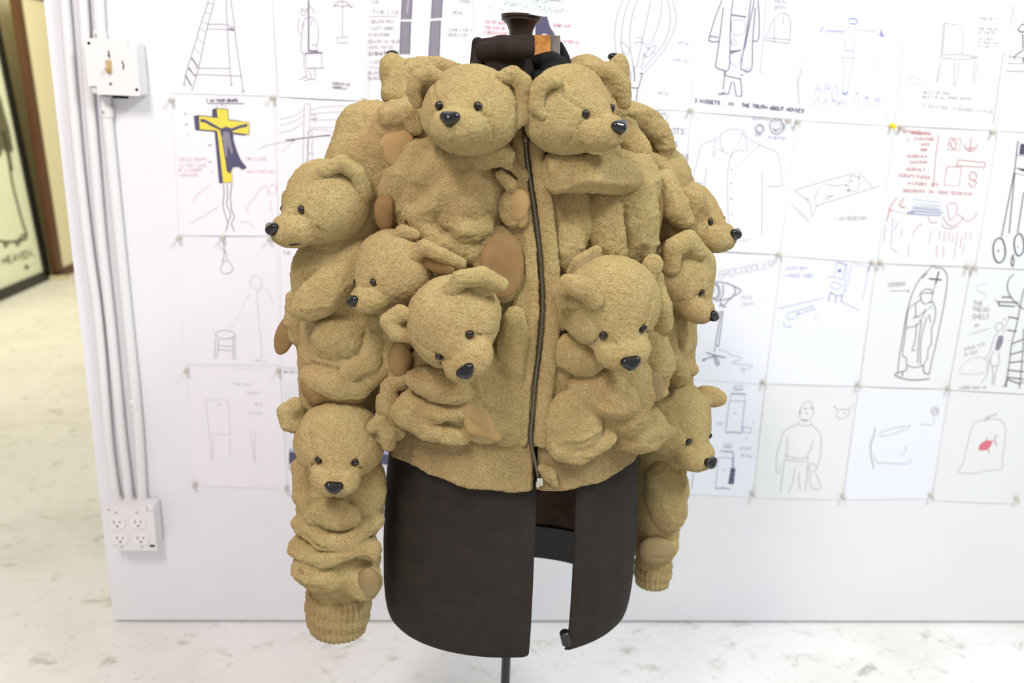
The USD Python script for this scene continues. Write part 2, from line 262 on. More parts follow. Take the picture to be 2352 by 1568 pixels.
obj('print', box(Cn+e2*W2/2+z2*H2/2-n2*.018, (W2-2*w2+.01, H2-2*w2*.7+.01, .008), R2), plain('ivory_print_paper', srgb(244, 236, 200), .5), pic)
# ================================================================== electrical boxes and conduits
def conduit(pts, r, label, hub=None, group=None):
    q = spline([on_y(u, v, -.0125) for u, v in pts], 6)
    o = thing('conduit', label, 'conduit pipe', q[-1], 'white conduits on the wall')
    obj('pipe', tube(q, r, 14), M['enamel'], o, smooth=40)
    return o
cA = conduit([(141, -60), (148, 0), (163, 180), (180, 370), (202, 560), (226, 740), (247, 985), (258, 1080), (270, 1156)], .0098, 'leftmost white painted conduit running down to the outlet box')
cB = conduit([(184, -60), (190, 0), (205, 220), (219, 390), (234, 560), (254, 740), (278, 985), (290, 1080), (298, 1156)], .0098, 'middle white painted conduit running down to the outlet box')
cC = conduit([(241, 222), (252, 330), (275, 560), (294, 745), (310, 900), (320, 1020), (328, 1156)], .0103, 'white painted conduit from under the switch box down to the outlet box')
cD = conduit([(222, -60), (226, 0), (231, 90)], .0103, 'short white painted conduit entering the switch box from above')
n = 0
for o, (u, v) in ((cC, (308, 915)), (cC, (245, 245)), (cD, (229, 70)), (cA, (268, 1140)), (cB, (297, 1142)), (cC, (327, 1142))):
    p = on_y(u, v, -.0125); q = on_y(u+(1 if v < 400 else 2), v+24, -.0125)
    obj('coupling', tube([p, p+(q-p)*.2, p+(q-p)*.8, q], [.0118, .013, .013, .0118], 14), M['enamel'], o)
    obj('screw', rbox((p+q)/2+[-.002, -.0135, 0], (.006, .004, .006), .001), M['nickel'], o)
def wallbox(name, label, cat_, uvL, uvR, vT, vB, depth):
    tl, tr, bl, br = on_y(uvL, vT, -depth), on_y(uvR, vT, -depth), on_y(uvL, vB, -depth), on_y(uvR, vB, -depth)
    c = (tl+br)/2; w = np.linalg.norm(tr-tl); h = np.linalg.norm(bl-tl)
    t = thing(name, label, cat_, (c[0], 0, c[2]))
    obj('box_body', rbox((c[0], -depth/2+.001, c[2]), (w*.985, depth-.004, h*.985), .006), M['enamel'], t)
    from shapely.geometry import Polygon, box as sbox
    k = .014; g = sbox(-w/2, -h/2, w/2, h/2).buffer(-.004).buffer(.004)
    g = g.difference(Polygon([(w/2-k, h/2+.01), (w/2-k, h/2-k), (w/2+.01, h/2-k), (w/2+.01, h/2+.01)]).buffer(.002)).difference(Polygon([(-w/2+k, -h/2-.01), (-w/2+k, -h/2+k), (-w/2-.01, -h/2+k), (-w/2-.01, -h/2-.01)]).buffer(.002))
    pl = trimesh.creation.extrude_polygon(g, .006); pl.vertices = np.c_[pl.vertices[:, 0]+c[0], -depth-pl.vertices[:, 2]+.003, pl.vertices[:, 1]+c[2]]; pl.fix_normals()
    obj('face_plate', pl, M['enamel'], t, smooth=False)
    for k_ in (-.25, 0, .25):
        obj('knockout', lathe([(0, 0), (.008, 0), (.0085, -.0015)], (c[0]+w/2*.985+.0008, -depth*.5, c[2]+k_*h), (1, 0, 0), 16), M['enamel'], t)
    return t, c, w, h, depth
sw, c, w, h, dp = wallbox('switch_box', 'white painted metal switch box on the upper left of the wall', 'switch box', 199, 318, 90, 218, .048)
yf = -dp-.003
obj('switch_slot', rbox((on_y(251, 153, yf)[0], yf-.001, on_y(251, 153, yf)[2]), (.0105, .004, .024), .001), M['tan_plastic'], sw)
obj('toggle', rbox(on_y(251, 157, yf)+np.array([0, -.007, 0]), (.006, .014, .009), .002, np.array([[1, 0, 0], [0, .9, .44], [0, -.44, .9]])), M['tan_plastic'], sw)
for u, v, r, m in ((204, 99, .003, 'hole'), (314, 206, .003, 'hole'), (250, 127, .0028, 'slot'), (254, 193, .003, 'slot')):
    obj('screw', lathe([(0, .0008), (r*.7, .0008), (r, 0)], on_y(u, v, yf), (0, -1, 0), 14), M[m], sw)
for pts in (((249, 116), (252, 134)), ((280, 140), (284, 150)), ((284, 148), (283, 160))):
    obj('paint_chip', ribbon([on_y(*q, yf-.0004) for q in pts], .003, np.array([0, -1.0, 0])), M['slot'], sw)
obj('knockout_gap', box(on_y(277, 223, -.03), (.028, .008, .005)), M['hole'], sw)
ob, c, w, h, dp = wallbox('outlet_box', 'white painted four-socket outlet box low on the left of the wall', 'outlet box', 249, 357, 1161, 1262, .046)
yf = -dp-.003
for u, v in ((270, 1200), (318, 1199), (277, 1236), (324, 1236)):
    p = on_y(u, v, yf)
    from shapely.geometry import Point, box as sbox
    g = Point(0, 0).buffer(.0172).intersection(sbox(-.02, -.0145, .02, .0145))
    f_ = trimesh.creation.extrude_polygon(g, .003); f_.vertices = np.c_[f_.vertices[:, 0]+p[0], yf-f_.vertices[:, 2], f_.vertices[:, 1]+p[2]]; f_.fix_normals()
    s_ = obj('socket', f_, M['socket'], ob, smooth=False)
    obj('slot', box((p[0]-.0065, yf-.0031, p[2]+.003), (.0022, .0006, .0085)), M['slot'], s_)
    obj('slot', box((p[0]+.0065, yf-.0031, p[2]+.003), (.0022, .0006, .007)), M['slot'], s_)
    obj('ground_hole', lathe([(0, .0004), (.0026, .0004), (.0026, 0)], (p[0], yf-.003, p[2]-.0075), (0, -1, 0), 12), M['slot'], s_)
for u, v in ((266, 1177), (314, 1177), (280, 1256), (327, 1256), (250, 1170)):
    obj('screw', lathe([(0, .0008), (.0016, .0008), (.0022, 0)], on_y(u, v, yf), (0, -1, 0), 12), M['slot'], ob)
obj('knockout_gap', box(on_y(350, 1253, yf), (.011, .003, .005)), M['hole'], ob)
# ================================================================== sheets of paper pinned to the wall, drawings, pins
NW = np.array([0, -1.0, 0])
CROP = dict(a=(380, 0, .22109), b=(380, 210, .2168), c=(380, 520, .40816), d=(820, 0, .2466), e=(1380, 0, .20408), f=(1820, 0, .22619), g=(1540, 250, .22318),
            h=(1980, 280, .21678), i=(1580, 570, .21043), j=(1980, 580, .21678), k=(1540, 860, .20408), l=(1940, 860, .20406), z=(0, 0, 1.0))
PAPERS = {  # corners TL TR BR BL measured in the photo, tone, label
 'ladder': ((381, -105, 620, -100, 637, 221, 398, 214), 0, 'sheet with a pencil drawing of a tall step ladder'),
 'umbrella': ((622, -100, 842, -92, 845, 232, 640, 222), 0, 'sheet with a sketch of a figure holding a briefcase and a small umbrella'),
 'pens': ((846, -92, 1082, -88, 1088, 238, 850, 231), 0, 'sheet with a handwritten list and two dark pens'),
 'cape': ((1086, -88, 1330, -80, 1328, 246, 1092, 240), 0, 'sheet with red notes and a dark draped cloth, behind the neck of the dress form'),
 'whisk': ((1338, -80, 1600, -72, 1582, 254, 1336, 246), 1, 'sheet with a drawing of a balloon shaped like a wire whisk'),
 'coat': ((1608, -70, 1842, -62, 1822, 274, 1588, 256), 1, 'sheet with a drawing of a long open coat over stacked small figures'),
 'blue': ((1850, -60, 2086, -50, 2046, 289, 1826, 276), 1, 'sheet with a pale blue drawing of a figure with outstretched arms above a crowd'),
 'chair': ((2094, -50, 2342, -40, 2280, 299, 2054, 288), 2, 'sheet with a grey pencil drawing of a plain chair and notes'),
 'trolley': ((2350, -40, 2590, -30, 2520, 312, 2288, 300), 2, 'sheet cut by the right edge of the picture with a small black trolley drawing'),
 'cross': ((397, 222, 628, 224, 640, 541, 413, 540), 0, 'sheet with a yellow cross draped with dark cloth'),
 'pole': ((634, 226, 846, 236, 858, 552, 642, 546), 0, 'sheet with a pencil drawing of a utility pole and wires'),
 'notes': ((850, 240, 1084, 248, 1086, 560, 862, 552), 0, 'sheet mostly hidden behind the left shoulder of the jacket'),
 'words': ((1338, 250, 1582, 260, 1560, 578, 1335, 565), 1, 'sheet partly hidden by the right shoulder of the jacket with handwritten words'),
 'shirt': ((1588, 262, 1820, 281, 1790, 584, 1560, 570), 1, 'sheet with a pencil drawing of a short-sleeved shirt and two badges'),
 'tray': ((1828, 282, 2050, 294, 2012, 604, 1792, 587), 2, 'sheet with a faint pencil sketch of a head lying in a tray'),
 'red': ((2054, 294, 2285, 304, 2232, 612, 2016, 604), 2, 'sheet covered in red handwriting and red sketches'),
 'wheels': ((2290, 306, 2520, 316, 2460, 622, 2240, 613), 2, 'sheet with a black pen drawing of a tall frame on wheels'),
 'stool': ((410, 546, 634, 546, 642, 838, 427, 836), 0, 'sheet with a faint sketch of a rope loop above a stool'),
 'hidden': ((644, 550, 858, 556, 866, 848, 648, 842), 0, 'sheet mostly hidden behind the left sleeve of the jacket'),
 'lamp': ((1562, 575, 1790, 588, 1756, 882, 1548, 868), 1, 'sheet with a pencil drawing of a hair dryer lamp on a wheeled stand'),
 'room': ((1796, 590, 2006, 606, 1970, 886, 1758, 880), 1, 'sheet with a pale purple sketch of a chair in a room corner'),
 'robe': ((2012, 608, 2226, 616, 2176, 892, 1974, 886), 2, 'sheet with a drawing of a robed figure inside a capsule with a cross'),
 'shelf': ((2230, 616, 2450, 624, 2395, 906, 2178, 894), 2, 'sheet with a drawing of a person beside a black ladder shelf'),
 'plan': ((430, 844, 642, 848, 660, 1121, 446, 1115), 0, 'sheet with a very faint pink sketch of a chair, lowest at the left'),
 'photo': ((646, 850, 888, 857, 912, 1131, 663, 1124), 0, 'sheet with a small blue photo print, behind the lower left sleeve'),
 'bottles': ((1548, 868, 1754, 883, 1726, 1141, 1522, 1130), 1, 'sheet with a blue drawing of two bottles and notes'),
 'sweater': ((1758, 884, 1968, 890, 1932, 1146, 1730, 1142), 2, 'sheet with a pencil drawing of a standing man in a sweater'),
 'brush': ((1972, 890, 2176, 896, 2134, 1144, 1936, 1146), 1, 'sheet with a very faint sketch of a brush'),
 'fish': ((2180, 897, 2395, 908, 2340, 1156, 2140, 1148), 2, 'sheet with a red fish in a plastic bag')}
DRAW = '''ladder a pencil 2.6 ~ 450 0 360 270 300 480 230 700 190 880|510 0 430 300 400 440 345 700 300 860 270 940|630 0 640 240 660 560 685 880|680 0 705 180 740 480 810 950
ladder a pencil 2 - 440 250 635 250|435 297 720 310|300 705 675 710|320 770 800 790|640 310 725 270|445 30 490 40|410 130 460 140|390 220 440 250|362 300 415 330|335 400 395 450|300 492 362 560|268 595 340 690|235 710 300 780|640 250 720 310
ladder a pen 4 - 205 775 270 890|190 870 200 885|680 875 692 885|800 940 815 955|270 600 335 690|240 700 290 770|295 780 325 785|650 300 720 315
umbrella a pen 4 - 1487 0 1487 525|1487 525 1570 530|1570 515 1580 550|1455 552 1630 545
umbrella a pencil 2 - 1455 560 1470 705 1622 705 1625 550|1440 560 1440 700|1470 710 1660 705
umbrella a pencil 2.2 ~ 1410 80 1440 110 1470 90 1500 60 1530 100 1545 150|1415 90 1410 140 1440 160 1470 110|1390 180 1378 280 1410 370 1425 300 1425 230 1480 180 1540 190 1580 270 1590 370 1570 500|1420 370 1405 520 1450 560|1450 700 1470 800|1490 720 1520 810|1545 690 1560 810|1395 825 1450 798 1480 805|1440 840 1500 820 1570 825|1445 235 1430 280|1520 200 1515 270|1520 470 1550 460 1575 480
umbrella a pencil 2.4 ~ 1745 70 1780 25 1840 10 1900 35 1945 80|1745 70 1790 55 1840 70 1890 55 1945 80
umbrella a pencil 2 - 1840 0 1840 375|1785 385 1890 385 1890 445 1785 445 1785 385
umbrella a pen 1.6 T 1735 875 26 6 EXECUTIVE
umbrella a pen 1.6 T 1735 915 24 6 UMBRELLA
pens d pencil 1.8 T 120 125 36 2 'TIME LINE' :
pens d pencil 1.6 - 115 152 375 152
pens d pencil 1.8 T 110 215 30 0 'DEATH PEN':
pens d pencil 1.8 T 110 278 30 0 'LAST WORD'
pens d pencil 1.8 T 110 335 28 0 SIGNATURE
pens d pencil 1.8 T 110 400 30 0 DEATH IS NEAR
pens d pencil 1.8 T 110 455 30 0 NOTE TWICE
pens d pen 2.2 T 110 515 34 0 SIGNATURE
pens d pencil 1.8 T 110 590 30 0 'LAST PAGE
pens d pencil 1.8 T 110 645 30 0 'FINAL INK
pens d pencil 1.8 T 110 690 28 0 BLACK LINE
pens d pencil 1.8 T 110 740 28 0 BLEED OUT
pens d pencil 1.8 T 140 30 28 0 INK
pens d grey_fill 1 F 425 -40 515 -40 505 180 412 180|410 200 500 200 490 505 398 505|705 -40 800 -40 785 165 692 170|688 195 778 190 765 530 668 530
pens d faint 3 - 480 0 465 120|795 0 790 90
pens d black 2 - 425 -40 412 180|515 -40 505 180|410 200 398 505|500 200 490 505|705 -40 692 170|800 -40 785 165|688 195 668 530|778 190 765 530
pens d pencil 1.8 T 960 20 28 6 STEEL
pens d pencil 1.8 T 890 125 26 4 METAL
pens d pencil 1.8 T 860 290 26 0 TIME LINE *
pens d pencil 1.8 T 850 335 26 0 DEAD LINE
cape d navy 1 F 1700 60 1770 150 1800 250 1850 330 1800 335 1740 310 1700 340 1660 360 1660 100
cape d pink 1.6 T 1190 215 28 4 CRISP BAG
cape d pink 1.6 T 1190 265 26 4 THE END OF
cape d pink 1.6 T 1180 310 26 4 A BEGINNING
cape d pink 1.6 T 1830 245 26 4 DEEP AND
cape d pink 1.6 T 1830 385 24 6 RUNS AFTER US
cape d navy 3 - 1870 240 1895 248
cape d pen 2 - 1800 0 1900 8
whisk e pencil 2.6 ~ 250 0 190 150 160 350 170 560 250 740 330 840|330 0 270 150 240 350 230 520 290 700 350 830|420 0 360 150 330 350 330 500 360 700 375 830|560 0 530 180 480 400 440 600 400 760|690 0 670 200 590 430 500 620 450 770|750 0 785 150 770 330 700 500 580 650 460 790|810 0 850 200 800 400 680 600 560 740 470 830
whisk e pencil 2.4 ~ 225 470 290 510 320 560 300 610 240 560 225 470|390 440 440 415 470 460 460 500|370 490 420 470 500 490 540 560|540 560 600 510 620 540 580 610|590 570 530 640 480 600 500 650
whisk e pen 3 - 330 820 335 985|470 820 425 990|330 985 425 990|320 990 300 1140|415 990 400 1140|375 740 385 920|430 830 465 820
whisk e pencil 1.6 T 865 495 36 5 METAL
whisk e pencil 1.6 T 815 690 36 5 STRING
whisk e pencil 1.6 T 640 1060 36 6 METAL
whisk e faint 1.6 - 680 665 740 675|460 1035 560 1045
coat e pen 3.4 ~ 1365 0 1280 220 1220 430 1225 455 1270 470 1330 465|1380 80 1340 420 1290 750|1290 750 1350 780 1440 780 1455 560 1465 200 1490 0|1690 0 1660 250 1610 550 1575 775|1730 0 1680 250 1620 550|1770 0 1785 220 1775 440 1715 460|1740 80 1710 460 1695 780 1575 780
coat e pen 3 - 1225 405 1325 420|1395 790 1380 1010|1405 850 1580 890|1400 790 1405 850|1575 870 1590 1080|1440 1060 1470 920 1500 920 1525 1080 1590 1080|1320 1060 1440 1055|1320 1060 1400 1035
coat e pencil 2.2 ~ 1470 290 1480 240 1550 215 1620 250 1630 310 1600 380 1540 400 1490 370 1470 290|1470 470 1500 440 1530 480 1500 510 1470 470|1450 590 1450 680 1510 740 1570 690 1580 600|1640 60 1620 90 1650 110|1620 800 1650 760 1680 790 1650 820 1620 800
coat e pen 4 - 1455 575 1580 565|1460 600 1575 560|1575 845 1605 840|1475 165 1640 190
coat e pencil 2 - 1865 0 1830 430 1795 840
coat e pencil 2.6 ~ 1850 450 1890 350 1950 210 2060 145 2130 210 2140 300 2130 440
coat e pencil 2.4 - 1850 450 2115 490|1880 425 2130 445|1955 220 1955 470|2055 170 2055 270|2115 490 2130 445
coat e pencil 1.8 T 1960 35 36 0 POLKA
coat e pencil 1.8 T 1955 100 36 0 SPOTS
coat e black 2.8 T 1055 1150 42 5.5 3 MIDGETS , IN : THE TRUTH ABOUT MOVIES
blue f ink_blue 3 F 330 240 265 330 300 310|895 290 940 375 890 370
blue f ink_blue 3.4 ~ 565 215 580 190 640 190 665 220 640 240 580 235|505 925 530 950 560 930 550 955 515 955
blue f pale_blue 2.6 ~ 575 250 570 300 500 310 330 300|635 250 650 300 800 310 890 350|330 320 500 325 540 380 540 500|650 330 640 400 620 510|510 570 520 650 525 800 510 920|625 560 610 650 580 800 560 920|150 1080 200 1060 250 1000|140 1100 140 1180
blue f ink_blue 2.2 - 540 510 620 515 625 590 510 580 540 510
blue f pale_blue 3 ~ 230 960 240 880 280 880 285 950|325 940 335 860 375 860 380 930|410 1050 410 920 440 880 460 940 450 1050|610 1050 640 960 660 940 680 1060|715 1090 740 990 770 980 770 1080|820 1090 850 1000 890 1000 870 1100|940 1040 950 990|210 1060 260 990 280 1080|310 1080 340 1000 360 1080|455 1080 480 1030 540 1040 540 1090|950 1140 950 1210|130 650 135 600|700 640 710 600|870 640 870 590|180 720 195 680
blue f ink_blue 3 - 250 900 270 910|345 890 370 900|415 1010 440 1030|465 1050 495 1050|645 940 665 945|740 990 765 995|850 1015 875 1015|820 690 835 695
blue f pencil 2.6 ~ 75 680 95 740 60 800 65 950 70 1060
chair f soft 2.4 - 1540 230 1735 260 1725 555|1540 230 1510 555|1555 235 1525 545|1510 555 1710 550 1895 580|1500 580 1700 605 1895 580|1500 580 1500 560|1505 600 1460 835|1530 600 1475 835|1650 610 1640 880|1700 625 1655 880|1860 605 1830 850|1890 600 1850 850
chair f faint 2.4 ~ 1190 780 1240 770 1310 820 1290 855 1230 840 1190 780|1040 860 1050 770 1090 730
chair f pencil 2 - 2255 50 2215 250|2150 520 2100 850 2040 1260
chair f pencil 1.6 T 1900 200 34 3 CHAIR IN
chair f faint 1.6 - 1895 225 2105 238
chair f pencil 1.6 T 1890 300 28 3 THE CHAIR
chair f pencil 1.6 T 1890 340 28 3 AT PALTO
chair f pencil 1.6 T 1885 402 24 3 IS A SEAT
chair f pencil 1.6 T 1880 440 26 3 IN THIN AIR
chair f pencil 1.6 T 1840 482 28 3 I SIT ON IT
chair f pencil 1.6 T 1335 950 28 2 BUILT OF COAL
chair f pencil 1.6 T 1325 995 26 2 BUILT OF ALL OTHER CHAIRS
chair f pencil 1.6 T 1330 1090 34 5 * THIS ONE IS HANGED IN PINE
trolley f black 3 ~ 2295 290 2330 250 2380 245|2295 290 2310 320 2380 320|2340 340 2345 500|2250 600 2270 560 2345 510|2340 600 2355 580 2375 600 2355 625 2340 600
trolley f pencil 2.4 - 2195 570 2340 585|2200 640 2400 645|2180 720 2400 725
cross b navy 1 F 300 265 350 255 360 405 315 405|350 400 540 415 545 430 315 410|500 190 540 180 565 290 500 268|520 425 550 430 612 970 570 970|720 435 885 455 820 465 720 450
cross b yellow 1 F 350 255 545 275 555 285 540 180 660 190 668 300 885 330 885 455 700 430 690 500 712 955 612 968 550 430 540 415 360 405
cross b navy 1 F 575 400 640 372 705 392 716 440 722 520 760 640 800 730 862 805 820 828 770 795 712 802 690 872 650 845 632 720 606 560 590 470
cross b grey_fill 1 F 606 440 640 420 676 440 690 520 716 640 700 672 664 560 652 660 664 700 636 690 616 580
cross b navy 1 F 372 290 420 296 520 352 590 392 580 410 500 376 420 330 372 322|700 392 790 356 866 342 868 372 790 388 706 420
cross b black 2.6 - 300 265 350 255 545 275|545 275 540 178 660 190 668 300 885 330 885 455|350 255 360 405|360 405 540 418|540 418 612 968 712 955|545 180 500 192 500 268|700 430 885 455
cross b dusk 3 ~ 600 480 640 600 630 700 660 800|650 420 670 560 690 650 680 780|370 300 450 320 540 370|720 380 800 360 865 355
cross b pen 2 ~ 612 980 620 1080 610 1200 640 1330 660 1400 640 1480|705 970 690 1100 700 1250 730 1330 700 1400 730 1480|650 980 660 1100 650 1200 690 1300 665 1380
cross b pen 2 - 440 125 840 128|200 225 225 245|205 355 235 345|450 568 490 568|460 750 490 742|485 858 500 852|540 150 548 165|598 130 600 160|630 150 640 165|235 458 250 455
cross b black 2 T 430 110 30 0 I AM YOUR DRAPE
cross b pale_red 1.8 T 140 735 36 0 CROSS DRAPE
cross b pale_red 1.8 T 140 800 36 0 IN THE NAME
cross b pale_red 1.8 T 140 845 30 0 OF A NUMBER
cross b pale_red 1.8 T 160 900 30 0 CREATURE
cross b pale_red 1.8 T 845 730 34 0 TOO CLOSE
cross b pale_red 1.8 T 860 860 28 0 AND LITTLE ONE
cross b pale_red 2 ~ 870 1290 880 1200 960 1100 1020 1010 1080 1010 1090 1100|1100 1000 1160 980 1170 1060 1120 1090 1090 1030|1110 1150 1130 1300|280 1170 330 1100 460 990|260 1400 400 1320 560 1220|790 1380 880 1390 950 1450
cross b pencil 3 - 880 710 905 715
pole b soft 2.2 - 1470 140 1455 950|1535 140 1500 900|1480 130 1530 130|1510 500 1500 760
pole b faint 2 ~ 1210 290 1350 260 1480 180|1210 360 1350 320 1475 240|1200 440 1350 400 1470 320|1540 190 1700 160 1900 150|1540 235 1800 215 2080 210|1540 300 1800 295 2080 290|1540 380 1800 375 2050 360|1540 400 1700 410 1880 460|980 610 1100 560 1350 520|1230 640 1350 530|1750 480 1850 550
pole b pen 3 - 1275 510 1370 520|1275 515 1700 465|1690 465 1750 460|1345 510 1370 522|1700 460 1730 475
pole b soft 2.4 ~ 1515 460 1510 430 1535 410 1555 440 1540 490 1520 490|1510 500 1500 600 1515 660 1500 740|1560 500 1550 600 1560 680 1545 760|1535 240 1590 250 1600 280 1540 290|1550 300 1600 300 1570 330|1510 650 1560 660|1515 720 1570 760
notes z pen 2 T 850 246 10 2 NOT HOLY
words z pencil 2.4 ~ 1440 250 1490 255 1530 262|1450 275 1500 270 1528 280|1525 258 1535 268 1528 278
words z pen 2 T 1522 306 13 3 PLOTS
words z pen 2 T 1518 335 13 3 OWNS
words z pen 2 T 1522 365 13 3 THINGS
words z pen 2 T 1520 383 14 3 OUT !
shirt g soft 2.2 ~ 500 280 560 230 660 205 760 225 790 290 900 360 1000 405 1100 440|1100 440 1130 560 1160 780|500 280 420 325 340 355 310 400 270 560 220 740|530 250 515 330 540 420 590 470|470 310 440 490 490 410 540 440|740 230 720 320 650 420 610 520 590 700 590 900 600 1240|740 240 780 320 785 440 720 420 660 440 620 500
shirt g soft 2.2 - 1160 780 1100 795 985 800|220 740 340 765|370 605 350 850|945 640 945 900 940 1320|660 610 990 310|650 1370 810 1340
shirt g pen 3.4 - 620 622 634 628|618 765 634 768|615 922 636 922|622 1085 636 1088|622 1205 634 1210
shirt g pen 2.6 O 918 205 45 45|1095 180 72 80
shirt g pencil 2.2 O 918 205 28 28|1100 180 50 58
shirt g black 3.2 - 1080 160 1090 165|1120 165 1130 168
shirt g black 2.6 ~ 1060 205 1090 220 1130 195
shirt g pencil 1.8 T 850 115 40 4 BUTTON
shirt g pencil 1.8 T 868 278 22 0 SMALL
shirt g pencil 1.8 T 1000 305 28 4 TO BUTTON
tray g soft 2.2 - 1280 830 1600 740 1920 650|1280 840 1440 960 1460 1110|1480 1000 2160 790|1250 980 1430 1160|1940 650 2080 800
tray g soft 2.2 ~ 1590 770 1700 790 1780 780|1860 680 1830 780 1860 840 1920 830 1950 740 1920 690 1860 690|1480 960 1510 850 1560 790|1590 930 1680 890 1600 900|1700 930 1780 910|1370 910 1440 930|1470 1080 1520 980
tray g pen 4 - 1860 735 1872 745|1940 715 1950 700|1820 830 1840 845|1800 780 1815 790
tray g pencil 1.8 T 1690 1145 36 -1 I AM REDDISH
red h red 2 T 385 108 34 5 * NOTHING
red h red 2.4 T 520 130 30 2 NOTEBOOKS
red h red 2 T 555 190 30 2 SIGNATURE:
red h red 2 T 630 250 30 2 DATE
red h red 2 T 620 305 24 2 WORK
red h red 2.2 T 480 378 30 0 MATERIALS
red h red 2 T 505 440 30 0 CALENDAR
red h red 2 T 460 515 34 2 JOURNALS /
red h red 2 T 390 580 36 5 SCRAPS PAPER
red h red 2 T 490 668 32 2 PICTURES: B/W
red h red 2.2 T 440 742 32 2 DOCUMENTS: DA
red h red 2 T 810 760 34 3 SOME TECHNICAL
red h red 2.4 - 480 170 505 205|815 130 780 380 760 690|930 170 1050 180 1035 300 910 295 930 170|905 470 1055 480 1030 680 870 665 905 470|1020 400 1310 430|1000 460 1290 480|1020 400 1000 470|1310 430 1290 500
red h red 3 ~ 950 270 940 220 970 190 1000 230 985 280 950 270|1155 160 1150 250 1150 320|1080 240 1110 290 1150 310|1230 230 1200 290 1160 310|1120 280 1200 270|1140 560 1170 525 1215 560 1200 610 1150 610 1140 560|1130 640 1170 690 1215 640 1180 620
red h red 3.4 ~ 370 800 300 900 285 960 265 1050|450 800 400 880 460 910|290 930 330 940
red h red 2.2 ~ 910 960 905 890 940 860 1000 870 1000 960 940 1040 910 960|880 990 860 1020 940 1100 1040 1060 1060 1010 1010 980|1060 1010 1120 1050 1190 1010 1225 950|850 1060 860 1110 950 1130 1020 1100|530 1210 580 1120 640 1080|700 1000 730 1060 800 1060
red h dusk 5 - 480 970 840 990|520 940 860 960|540 910 830 930|480 955 560 960
red h pale_blue 2 - 530 820 860 850|560 860 840 885|530 890 820 900|340 950 470 965
red h pale_red 4 - 735 1150 715 1290|830 1150 820 1240|880 1160 870 1270|930 1165 920 1250|970 1190 960 1270|1015 1160 995 1310|1060 1210 1045 1330|1105 1155 1095 1240|1160 1160 1150 1240|800 1300 790 1440|870 1310 860 1430|990 1340 980 1440|1090 1300 1070 1380|500 1290 490 1430
red h pale_blue 3 - 250 1080 235 1270|330 1010 310 1300|370 1060 350 1150|310 1330 370 1380|430 1120 410 1220
wheels h black 3 - 1655 200 1620 500 1480 1215|1620 540 1560 1180|1716 740 1650 1170
wheels h black 4 F 1680 230 1780 235 1780 345 1665 345|1625 485 1716 495 1780 505 1780 545 1700 520
wheels h pencil 2.6 - 1640 350 1780 365|1620 540 1780 575
wheels h black 4.4 O 1455 1360 65 132|1665 1300 52 118
wheels h black 3.4 ~ 1610 1400 1580 1480 1600 1530 1610 1460 1590 1420|1440 1355 1448 1370 1442 1372|1645 1318 1655 1325
stool c pencil 2.2 ~ 325 45 330 120 325 190 312 240 330 265 370 255 378 225 350 190 335 130|305 115 345 150|318 190 345 195
stool c pencil 2 O 337 608 56 24
stool c pencil 2 - 283 625 275 745|300 632 290 745|378 625 380 750|390 620 392 750|292 690 382 700|300 670 380 675
stool c faint 1.8 ~ 480 345 478 300 505 275 535 290 540 330 520 360 490 345|540 335 580 370 605 435|515 365 520 450 525 540|530 570 540 660 540 735 505 755 575 760
stool c faint 1.8 - 470 380 460 410|445 430 438 450|425 475 415 492|405 510 395 530|380 555 370 572
hidden z pencil 1.6 T 650 584 8 2 THE
plan c pale_red 1.8 - 225 975 350 975 365 1165|225 975 245 1170 380 1170|245 1170 260 1320|360 1185 365 1300|270 1180 265 1315|480 1155 500 1330|505 1155 505 1330
plan c pencil 2.4 - 290 1003 308 1003
plan c faint 1.6 T 370 892 12 1 IT WAS A DAY
plan c faint 1.6 T 460 942 12 1 AND ONE
plan c faint 1.6 T 500 1005 12 1 CHAIR
plan c faint 1.6 T 470 1055 12 1 ON A WALL
photo c pencil 1.8 T 668 824 11 2 BUY OUT ALL
photo c wash 1 F 668 880 1150 885 1150 1240 680 1235
photo c dusk 1 F 695 1250 1284 1255 1284 1280 695 1272
photo c navy 1 F 695 1270 1286 1282 1286 1340 695 1335
photo c faint 1 F 690 1342 1286 1345 1286 1372 690 1368
lamp i pen 2.6 O 295 468 58 90|290 470 45 75
lamp i pen 2.8 ~ 300 362 420 380 520 420 580 465 520 510 440 550 300 575|385 395 385 500 350 560|500 410 520 470 490 520|360 580 375 630 400 620 440 570 480 540|345 640 360 610 400 640 420 640
lamp i pen 2.6 - 365 690 300 1060|385 690 335 1070|350 690 385 690|300 1062 335 1068|295 1080 290 1130
lamp i pen 3.2 - 200 1135 300 1170 415 1195|160 1215 290 1180|280 1170 315 1270|300 1160 345 1265|155 1225 190 1225|310 1270 340 1275
lamp i soft 2 ~ 330 1100 450 1140 460 1165 580 1190 560 1220 480 1245 560 1265 700 1275 690 1300 610 1320
lamp i soft 2.4 O 605 1325 18 18|290 465 8 20
lamp i soft 2 T 350 330 78 -12 BROCOOOLER
lamp i faint 2 T 590 550 36 0 HAIR
lamp i faint 2 T 590 625 36 0 CRAFT
room i pale_blue 2.4 - 1630 150 1590 310|1720 180 1690 340|1590 310 1690 345|1740 180 1700 500|1790 180 1720 490|1800 160 1980 200 1910 560|1510 310 1600 310|1480 540 1060 640 980 660|1700 590 1880 680
room i ink_blue 3 - 1630 150 1740 180|1560 470 1535 580|1560 480 1620 520 1690 510|1620 520 1605 595|1690 510 1670 580 1700 590
room i ink_blue 1 F 1640 225 1680 230 1672 265 1632 260
room i pale_blue 2.6 ~ 1550 410 1590 370 1660 390 1680 420 1620 450 1550 410|1070 760 1120 700 1200 680 1380 630|1080 770 1150 770 1220 720 1380 660|1040 800 1060 850 1120 860
